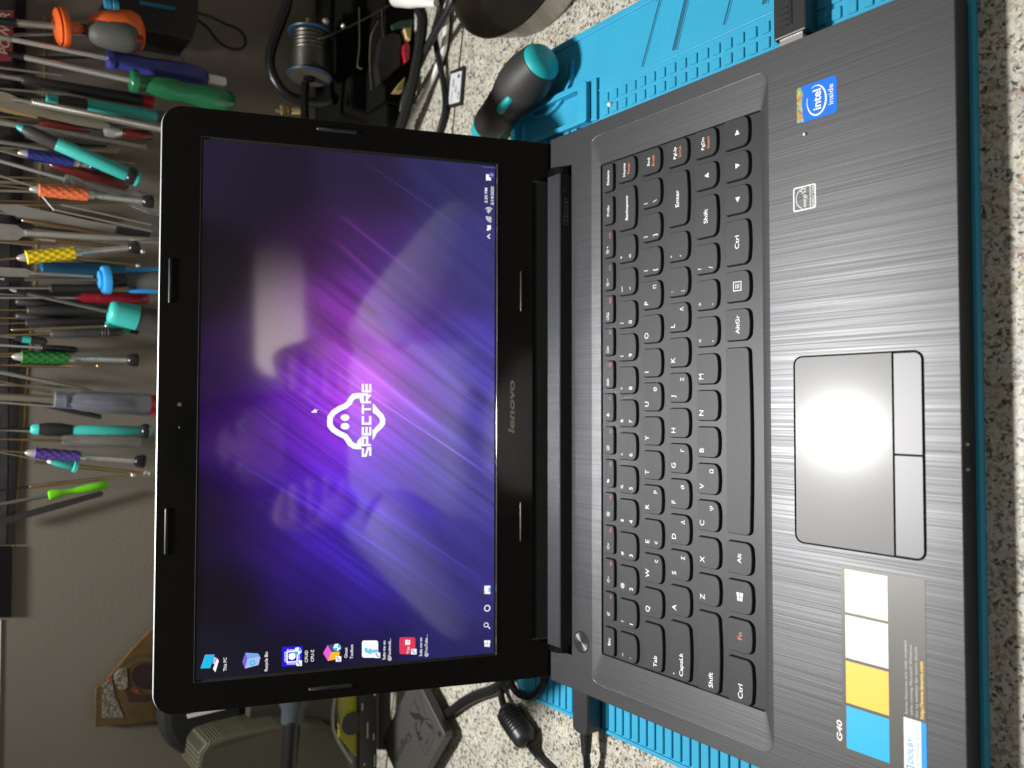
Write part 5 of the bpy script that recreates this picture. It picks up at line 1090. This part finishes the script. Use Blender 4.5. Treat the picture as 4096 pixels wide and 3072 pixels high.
tool('glass_clear_driver','colourless clear driver between the teal driver and purple grip','screwdriver',12,(-40,1755),(560,1772),[('shaft','brass','l',[(-40,5),(300,5)]),('handle','trclear','h',[(233,22),(240,24),(540,25),(560,20)])],GP)
tool('dispensing_needle','turquoise dispensing needle hub over the purple grip','needle',40,(-40,1802),(308,1868),[('needle','steel','l',[(-40,2),(190,2)]),('nose','whitep','l',[(183,2),(188,7),(200,8)]),('hub','teal','l',[(198,8),(215,12),(285,17),(290,15),(294,24),(308,25)])],GP)
tool('long_ball_driver','long brass driver ending in a large shiny ball','screwdriver',16,(140,1848),(600,1896),[('body','brass','l',[(140,6),(300,9),(480,8),(565,5)]),('ball_end','chrome','s',(586,15))],GP)
tool('rising_ball_driver','brass driver slanting the other way with small ball end','screwdriver',20,(-40,1965),(542,1899),[('shaft','black2','l',[(-40,4),(108,5)]),('body','brass','l',[(105,6),(110,9),(400,8),(520,4)]),('ball_end','chrome','s',(531,10))],GP)
tool('lime_screwdriver','bright lime green waisted screwdriver','screwdriver',30,(-40,2026),(436,1937),[('shaft','gripl','l',[(-40,7),(186,8)]),('handle','lime','l',[(182,10),(186,20),(200,22),(235,18),(270,11),(300,14),(350,18),(425,18),(436,12)])],GP)
tool('black_steel_blade','long dark steel blade slanting past lime screwdriver','blade',10,(-40,2100),(412,1972),[('blade','blackh','f',[(-40,14),(200,14),(405,12),(412,6)])],GP)
r3 = random.Random(5)
ZN = [(230,'orange and grey fat handle'),(330,'blue handled screwdriver'),(420,'green lobed handle'),(520,'slim teal driver'),(620,'red cutter'),(720,'tilted turquoise driver'),(800,'orange knobbed grip'),(900,'pale grey blade'),(1000,'octagonal spatula'),(1080,'yellow knobbed grip'),(1160,'light blue flange'),(1250,'clear red driver'),(1340,'slim black drivers'),(1450,'dark green knobbed grip'),(1560,'long slanting probes'),(1700,'violet clear handle'),(1800,'straight teal driver'),(9999,'purple knobbed grip')]
zone = lambda y: next(t for m_,t in ZN if y < m_)
MN = {'steel':'bright steel','steeld':'dull grey steel','brass':'thin brass','black2':'black'}
for k in range(32):
    y0_ = r3.choice([r3.uniform(100,1000), r3.uniform(250,900), r3.uniform(1000,1900)]); x1_ = r3.uniform(150,560)
    mk_ = r3.choice(['steel','steeld','brass','black2'])
    tool('thin_shaft','%s%s shaft hanging behind the %s' % ('short ' if x1_ < 280 else ('long ' if x1_ > 420 else ''), MN[mk_], zone(y0_+40)),'shaft',r3.uniform(3,9),(-40,y0_),(x1_,y0_+(x1_+40)*r3.uniform(-0.04,0.16)*(1 if y0_ < 1000 else 0.5)),[('shaft',mk_,'l',[(-40,5),(x1_*0.5,r3.uniform(5,9)),(x1_,4)])],'thin shafts hanging behind the larger tools')
for k,(y0_,x1_) in enumerate(((470,420),(610,300),(860,380),(1205,260),(1262,340))):
    tool('slim_dark_driver','dark slim handle half hidden beside the %s' % zone(y0_+30),'handle',4,(60,y0_),(x1_,y0_+(x1_-60)*0.1),[('handle','blackh','l',[(60,6),(70,16),(x1_-10,17),(x1_,9)])],'dark handles half hidden behind the larger tools')
# black power unit and its cord by the top tools
pu = empty('black_power_unit', (300,540,180), 'black plastic power unit with blue strip and hanging cord loop on wall', 'power unit')
m = MB(); C_ = [ony(430,-40,515),ony(440,60,515),ony(560,120,515),ony(770,160,515),ony(792,90,515),ony(800,-40,515)]
n_ = 6; m.add([tuple(f) for f in C_]+[(f.x,f.y+40,f.z) for f in C_],[tuple(range(n_)),tuple(range(n_,2*n_))[::-1]]+[(i,(i+1)%n_,n_+(i+1)%n_,n_+i) for i in range(n_)]); m.build('unit_body', mat('unit_black',(0.008,0.008,0.008),0.4), pu, bevel=1.5)
m = MB(); C_ = [ony(560,14,513.5),ony(620,30,513.5),ony(700,42,513.5),ony(705,28,513.5),ony(560,2,513.5)]; m.add([tuple(f) for f in C_]+[(f.x,f.y+2,f.z) for f in C_],[(0,1,2,3,4)]+[(i,(i+1)%5,5+(i+1)%5,5+i) for i in range(5)]); m.build('blue_strip', mat('strip_blue',(0.01,0.10,0.2),0.5), pu)
m = MB(); m.lathe(ony(418,14,505),ony(470,18,505),[(0,3.5),(0.4,4.0),(0.5,3),(0.6,4.2),(1,4)],12); m.build('blue_knob', mat('knob_blue',(0.02,0.2,0.32),0.4), pu, smooth=True)
m = MB(); m.tube([ony(785,50,540),ony(850,70,542),ony(900,95,544),ony(950,115,544),ony(978,145,544),ony(980,180,545),ony(950,198,546),ony(900,185,546),ony(860,150,546),ony(835,115,546),ony(790,78,545)],1.3,8); m.tube([ony(665,120,530),ony(666,165,545),ony(690,195,548),ony(720,225,548),ony(735,250,548)],1.1,8); m.build('cord', M['cable'], pu, smooth=True)
# ================================================================== bench tool with solder spool (behind the right side of the lid)
M['dk'] = mat('bench_black',(0.004,0.004,0.0035),0.8,spec=0.1)
bt = empty('solder_stand', (300,490,TZ), 'black bench stand with open trough standing behind the laptop lid', 'stand')
m = MB()
pf = [(1290,-40),(1300,60),(1340,90),(1330,150),(1350,300),(1330,400),(1250,470),(1300,520),(1660,520),(1520,-40)]
m.box((262,470,TZ),(420,545,24)); m.box((240,438,TZ),(262,470,6)); m.build('stand_body', M['dk'], bt, bevel=3)
m = MB(); q0 = [onz(1672,20,4),onz(1690,90,4),onz(1668,250,2),onz(1640,380,0),onz(1600,520,-3)]
m.tube(q0, 4.6, 8); m.build('trough_rim', mat('rim_black',(0.008,0.008,0.008),0.7,spec=0.2,bump=0.4), bt, smooth=True)
m = MB(); m.box((262,436,TZ),(420,469,8)); m.build('trough_floor', M['dk'], bt)
for px,py,r in ((1301,88,3.0),(1372,105,2.4)):
    m = MB(); c_ = ony(px,py,462); m.lathe(c_,c_+Vector((0,-3,1)),[(0,r),(0.5,r*0.9),(1,r*0.2)],14); m.build('screw', M['steel'], bt, smooth=True)
m = MB(); m.lathe(ony(1232,75,480),ony(1232,120,480),[(0,2),(1,2)],10); m.build('peg', M['brass'], bt)
m = MB(); m.tube([ony(1140,-60,500),ony(1150,10,500),ony(1112,120,500),ony(1080,230,500),ony(1100,320,500),ony(1160,385,500),ony(1260,410,498),ony(1320,400,495)],4.2,12,smooth=6); m.build('flexible_arm', mat('arm_black',(0.006,0.006,0.007),0.35), bt, smooth=True)
m = MB(); m.tube([ony(1222,330,478),ony(1218,400,480),ony(1222,520,484)],3.6,8); m.build('post', M['dk'], bt, smooth=True)
m = MB()
for (x,y_,x2,y2,r) in ((1128,425,1132,462,2.2),(1145,428,1148,462,2.0),(1160,444,1195,444,3.2),(1100,440,1125,448,1.4)): m.lathe(ony(x,y_,470),ony(x2,y2,470),[(0,r),(1,r)],10)
m.build('brass_clamp', M['brass'], bt, smooth=True)
sp = empty('solder_spool', (305,480,56), 'spool of silver solder wire with blue flanges on black bench stand', 'spool')
a_, c_ = ony(1243,140,478), ony(1238,302,478)
M['wire'] = mat('solder_wire',(0.085,0.08,0.068),0.36,0.9)
m = MB(); m.lathe(a_,c_,[(0,15)]+[(0.02+0.96*q/90, 15.6+(0.35 if q%2 else 0)+0.5*math.sin(q*0.7)*(q<45)) for q in range(91)]+[(1,15)],32); m.build('wire_winding', M['wire'], sp, smooth=True, angle=80)
for e_,s_ in ((a_,-1),(c_,1)):
    m = MB(); ax = (c_-a_).normalized()*s_; m.lathe(e_,e_+ax*1.6,[(0,18.6),(0.5,19.2),(1,18.6)],36); m.build('flange', mat('spool_blue',(0.012,0.045,0.085),0.4), sp, smooth=True)
m = MB(); ax = (c_-a_).normalized(); m.lathe(c_+ax*1.65,c_+ax*1.9,[(0,17),(1,17)],30); m.build('paper_disc', mat('disc_brown',(0.05,0.042,0.03),0.7), sp)
m = MB(); m.lathe(c_+ax*1.6,c_+ax*4,[(0,5),(1,5)],14); m.build('hub', M['dk'], sp)
m = MB(); m.tube([ony(1268,158,462),ony(1310,145,455),ony(1400,105,450),ony(1470,70,440),ony(1540,30,430),ony(1580,10,425)],0.8,6); m.build('loose_wire', M['wire'], sp, smooth=True)
M['lead'] = mat('lead_wire',(0.45,0.40,0.32),0.3,1.0)
for nm,pts,lb in (('component_lead',[(1436,30),(1437,180),(1430,262),(1448,275)],'long bent component lead standing nearest the spool'),('component_lead',[(1512,85),(1485,140),(1478,220),(1480,290),(1485,360)],'curved component lead between the spool and plastic block'),('component_lead',[(1527,35),(1530,120),(1535,165)],'straight component lead beside the loose solder wire'),('component_lead',[(1545,20),(1555,90),(1560,135)],'bright slanting component lead by the green circuit board'),('component_lead',[(1553,40),(1590,60),(1608,85),(1620,110)],'bent component lead over the green circuit board')):
    m = MB(); m.tube([ony(x,y_,440) for x,y_ in pts],0.55,6); c_ = ony(*pts[0],440); o = m.build(nm, M['lead'], smooth=True, origin=tuple(c_)); tag(o, lb, 'component lead')
def blk(name, P, Y, th, m_, label, cat):
    C_ = [ony(x,y_,Y) for x,y_ in P]; n_ = len(C_); m = MB(); m.add([tuple(f) for f in C_]+[(f.x,f.y+th,f.z-th*0.2) for f in C_],[tuple(range(n_)),tuple(range(n_,2*n_))[::-1]]+[(i,(i+1)%n_,n_+(i+1)%n_,n_+i) for i in range(n_)])
    o = m.build(name, m_, bevel=0.4, origin=tuple(C_[0])); return tag(o, label, cat)
blk('plastic_block',[(1525,150),(1570,130),(1600,140),(1608,190),(1600,260),(1560,300),(1520,330),(1510,260)],428,12,mat('block_black',(0.014,0.014,0.016),0.4,bump=0.4,bscale=400),'dull black plastic block inside the trough beside the red part','block')
blk('red_part',[(1615,178),(1632,160),(1640,190),(1636,240),(1622,248),(1614,205)],424,8,mat('part_red',(0.5,0.015,0.04),0.35),'small red ribbed plastic part in the trough','part')
blk('foam_piece',[(1618,112),(1646,106),(1642,158),(1628,150)],424,8,mat('foam_yellow',(0.6,0.48,0.2),0.7),'pale yellow foam piece above the red part','foam')
blk('foam_piece',[(1576,362),(1600,330),(1620,308),(1612,364)],424,8,bpy.data.materials['foam_yellow'],'pale yellow foam piece at the lower end of trough','foam')
blk('circuit_board',[(1565,100),(1600,84),(1650,76),(1650,104),(1600,112),(1570,118)],422,2,mat('board_green',(0.015,0.09,0.04),0.4,var=0.6,vscale=300),'small green circuit board at the upper end of the trough','circuit board')
# crumbs
for px,py,z,r,lb in ((3218,538,0.8,0.9,'tiny white crumb on the palm rest below the blue sticker'),(2438,420,MZ+1.5,1.6,'white crumb on the blue mat at the laptop edge')):
    c_ = onz(px,py,z); m = MB(); m.lathe(c_-Vector((0,0,r*0.6)),c_+Vector((r*0.5,0,r*0.8)),[(0,r*0.5),(0.3,r),(0.7,r*0.8),(1,r*0.3)],7); o = m.build('crumb', M['whitep'], origin=tuple(c_)); tag(o, lb, 'crumb')

# ================================================================== the person holding the phone (seen mirrored in the glossy lid)
M['knit'] = mat('grey_knit', (0.78,0.76,0.72), 0.9, bump=0.5, bscale=350); M['skin'] = mat('skin', (0.36,0.22,0.155), 0.6); M['hair'] = mat('dark_hair', (0.012,0.010,0.009), 0.5, bump=0.6, bscale=300)
M['jeans'] = mat('dark_trousers', (0.03,0.035,0.05), 0.9); M['phone'] = mat('phone_black', (0.01,0.01,0.012), 0.15); M['lip'] = mat('lips', (0.35,0.13,0.10), 0.5)
def skin(name, J, Ed, m_, parent, sub=2, root=0):
    off = OFF[parent.name]
    me = bpy.data.meshes.new(name); me.from_pydata([tuple((Vector(j[:3])-off)*S) for j in J], Ed, [])
    me.materials.append(m_)
    o = bpy.data.objects.new(name, me); col.objects.link(o); o.parent = parent; OFF[o.name] = off
    o.modifiers.new('skin','SKIN').use_smooth_shade = True
    sv = me.skin_vertices[0].data if me.skin_vertices else None
    if sv is None:
        bm = bmesh.new(); bm.from_mesh(me); bm.verts.layers.skin.verify(); bm.to_mesh(me); bm.free(); sv = me.skin_vertices[0].data
    for i,j in enumerate(J):
        r = j[3]; sv[i].radius = ((r[0]*S, r[1]*S) if isinstance(r, tuple) else (r*S, r*S)); sv[i].use_root = (i == root)
    md = o.modifiers.new('sub','SUBSURF'); md.levels = sub; md.render_levels = sub
    return o
mb = MB(); mb.add([(-3000,-1500,-921),(3000,-1500,-921),(3000,-1500,1600),(-3000,-1500,1600)],[(3,2,1,0)]); o = mb.build('room_wall', mat('room_wall_dim',(0.30,0.27,0.22),0.9), recalc=False); tag(o, kind='structure')
mb = MB(); mb.add([(-3000,-1500,-921),(3000,-1500,-921),(3000,560,-921),(-3000,560,-921)],[(0,1,2,3)]); o = mb.build('floor', mat('floor_dim',(0.25,0.2,0.15),0.6), recalc=False); tag(o, kind='structure')
wlp = empty('added_glow', (300,-1480,950), 'glowing tube added unseen in the room to mirror a soft patch in the laptop screen', 'added glow')
mb = MB(); mb.lathe((90,-1455,950),(520,-1455,960),[(0,20),(0.03,55),(0.1,72),(0.9,72),(0.97,55),(1,20)],24); o = mb.build('lamp_shade', None or M['whitep'], wlp, smooth=True)  # invented glow source, out of view, fading to shape the patch mirrored on screen
sm = mat('added_glow_fade',(0.08,0.07,0.06),0.8,emit=(1.0,0.86,0.74),es=1.0); nt = sm.node_tree; pb = nt.nodes['Principled BSDF']; tc = N(nt,'ShaderNodeTexCoord'); sx_ = N(nt,'ShaderNodeSeparateXYZ'); nt.links.new(tc.outputs['Object'], sx_.inputs[0])
mr = N(nt,'ShaderNodeMapRange'); mr.interpolation_type = 'SMOOTHSTEP'; mr.inputs['From Min'].default_value = 0.22; mr.inputs['From Max'].default_value = -0.17; mr.inputs['To Min'].default_value = 0.02; mr.inputs['To Max'].default_value = 3.4
nt.links.new(sx_.outputs[0], mr.inputs['Value']); nt.links.new(mr.outputs[0], pb.inputs['Emission Strength']); o.data.materials.clear(); o.data.materials.append(sm)
mb = MB(); mb.box((250,-1499,930),(350,-1470,970)); mb.build('bracket', M['steeld'], wlp)
pe = empty('person', (-40,-480,-921), 'person in a grey knitted sweater leaning over the counter and holding up a phone', 'person')
J = [(-40,-490,-60,(150,120)),(-30,-440,100,(150,125)),(-40,-475,230,(160,98)),(-40,-470,330,(150,85)),(-48,-455,395,(58,58)),
     (-195,-470,330,(60,60)),(-285,-330,140,(66,66)),(-175,-225,200,(58,58)),(-112,-178,252,(38,38)),
     (120,-470,330,(60,60)),(255,-325,140,(66,66)),(150,-225,200,(58,58)),(84,-175,256,(38,38))]
skin('sweater', J, [(0,1),(1,2),(2,3),(3,4),(3,5),(5,6),(6,7),(7,8),(3,9),(9,10),(10,11),(11,12)], M['knit'], pe, root=0)
J = [(-40,-505,-20,(140,100)),(-40,-505,-110,(150,105)),(-125,-500,-190,(85,85)),(-125,-480,-480,(62,62)),(-125,-500,-840,(42,42)),(45,-500,-190,(85,85)),(45,-480,-480,(62,62)),(45,-500,-840,(42,42))]
skin('trousers', J, [(0,1),(1,2),(2,3),(3,4),(1,5),(5,6),(6,7)], M['jeans'], pe, root=1)
for x in (-125,45):
    b = MB(); b.prism(rrect(x-48,-560,x+48,-320,40), -921, -850, inset=14, bev=20); b.build('shoe', M['black'], pe, smooth=True)
# head: one surface, face turned to the screen and tilted down
hc_ = Vector((-62,-425,520)); hf = Vector((0.03,0.93,-0.36)).normalized(); hu = Vector((0,0.36,0.93)).normalized(); hs_ = hf.cross(hu)
def HP(a,f,u): return hc_+hs_*a+hf*f+hu*u
vs = []; nu, nv2 = 36, 28
for i in range(nv2+1):
    ph = math.pi*i/nv2
    for j in range(nu):
        th = 2*math.pi*j/nu; sx_, fy_, uz = math.sin(ph)*math.sin(th), math.sin(ph)*math.cos(th), math.cos(ph)
        a = 76*sx_*(1-0.22*max(0,-uz)); f = 94*fy_; u = 118*uz
        if fy_ > 0:
            f += 20*math.exp(-(a/9)**2-((u+8)/20)**2)+4*math.exp(-(a/30)**2-((u+52)/10)**2)-5*(math.exp(-((abs(a)-30)/13)**2-((u-12)/9)**2))+6*math.exp(-(a/26)**2-((u+88)/20)**2)
        vs.append(HP(a,f,u))
fs = [(i*nu+j,i*nu+(j+1)%nu,(i+1)*nu+(j+1)%nu,(i+1)*nu+j) for i in range(nv2) for j in range(nu)]
b = MB(); b.add(vs, fs); hd_ = b.build('head', M['skin'], pe, smooth=True, angle=180)
b = MB(); b.lathe(hc_-hu*60-hf*10, Vector((-48,-455,380)), [(0,56),(0.5,54),(1,60)], 24); b.build('neck', M['skin'], pe, smooth=True)
hv = []
for i in range(17):
    ph = math.pi*0.62*i/16
    for j in range(nu):
        th = 2*math.pi*j/nu; fy_ = math.cos(th); k = 1-0.42*max(0,fy_)**1.5
        p2 = ph*k; rr = 1.10+0.025*math.sin(j*2.9+i*1.7)
        hv.append(HP(78*rr*math.sin(p2)*math.sin(th), 97*rr*math.sin(p2)*fy_-3, 118*rr*math.cos(p2)+2))
b = MB(); b.add(hv, [(i*nu+j,i*nu+(j+1)%nu,(i+1)*nu+(j+1)%nu,(i+1)*nu+j) for i in range(16) for j in range(nu)]); b.build('hair', M['hair'], hd_, smooth=True, angle=180)
for s_ in (-1,1):
    b = MB(); c_ = HP(30*s_,80,12); b.lathe(c_-hf*11,c_+hf*11,[(0,2),(0.15,7),(0.5,11),(0.85,7),(1,2)],16); b.build('eye', M['whitep'], hd_, smooth=True)
    b = MB(); c_ = HP(30*s_,91,12); b.lathe(c_-hf*1,c_+hf*1.2,[(0,4.6),(1,4)],14); b.build('iris', M['hair'], hd_)
    b = MB(); b.tube([HP(16*s_,92,27),HP(30*s_,92,31),HP(46*s_,82,26)],3,8); b.build('eyebrow', M['hair'], hd_, smooth=True)
    b = MB(); c_ = HP(76*s_,-6,6); b.lathe(c_-hs_*s_*3,c_+hs_*s_*10,[(0,14),(0.5,24),(0.9,27),(1,18)],18); b.build('ear', M['skin'], hd_, smooth=True)
b = MB(); b.tube([HP(-22,84,-50),HP(-8,92,-47),HP(0,92,-49),HP(8,92,-47),HP(22,84,-50)],3.6,8); b.build('mouth', M['lip'], hd_, smooth=True)
# phone, seen from behind; its lens sits where the picture is taken from
XC = CAMR @ Vector((1,0,0)); YC = CAMR @ Vector((0,1,0)); ZC = CAMR @ Vector((0,0,1))
ph_ = empty('phone', tuple(CAMP+ZC*10-YC*40), 'black phone held across in both hands of the person in grey', 'phone')
def PF(x,y,z): return CAMP+XC*(-x)+YC*y+ZC*z
b = MB(); b.prism(rrect(-62,-112,14,38,9), 4, 12.5, fr=PF, inset=1.2, bev=1.2); b.build('phone_body', M['phone'], ph_, smooth=True)
b = MB(); b.lathe(PF(0,0,4.2), PF(0,0,1.2), [(0,6),(1,5.4)], 20); b.build('camera_lens', M['gloss'], ph_, smooth=True)
def hand(sg, wr, py):
    """sg=+1 right end of the phone: palm beyond the edge, four fingers behind-side, thumb on the far face"""
    base = PF(-24, py, 14)
    W0 = Vector(wr); palm = base + YC*(sg*22) - ZC*(-10)
    J = [(*W0, 22),(*(W0*0.45+palm*0.55), 24),(*palm, (27,17))]
    Ed = [(0,1),(1,2)]
    for k,(dx,ln) in enumerate(((-28,0.95),(-10,1.08),(9,1.0),(26,0.8))):
        a = palm + XC*(-dx) ; n0 = len(J)
        p1 = PF(-24+dx, py+sg*12, 3); p2 = PF(-24+dx*1.05, py-sg*(10*ln), 0.5-6*0); p3 = PF(-24+dx*1.08, py-sg*(30*ln), -3)
        J += [(*(palm*0.6+a*0.4),15),(*(p1+YC*sg*6),9.5),(*p2,8.6),(*p3,7.6)]; Ed += [(2,n0),(n0,n0+1),(n0+1,n0+2),(n0+2,n0+3)]
    n0 = len(J); t1 = PF(20, py+sg*20, 18); t2 = PF(12, py+sg*2, 22); t3 = PF(4, py-sg*18, 21)
    J += [(*t1,13),(*t2,10.5),(*t3,8.5)]; Ed += [(2,n0),(n0,n0+1),(n0+1,n0+2)]
    return skin('hand', J, Ed, M['skin'], pe, sub=2, root=0)
hand(1, (70,-158,268), 40); hand(-1, (-108,-162,262), -114)
scn.render.engine = 'CYCLES'
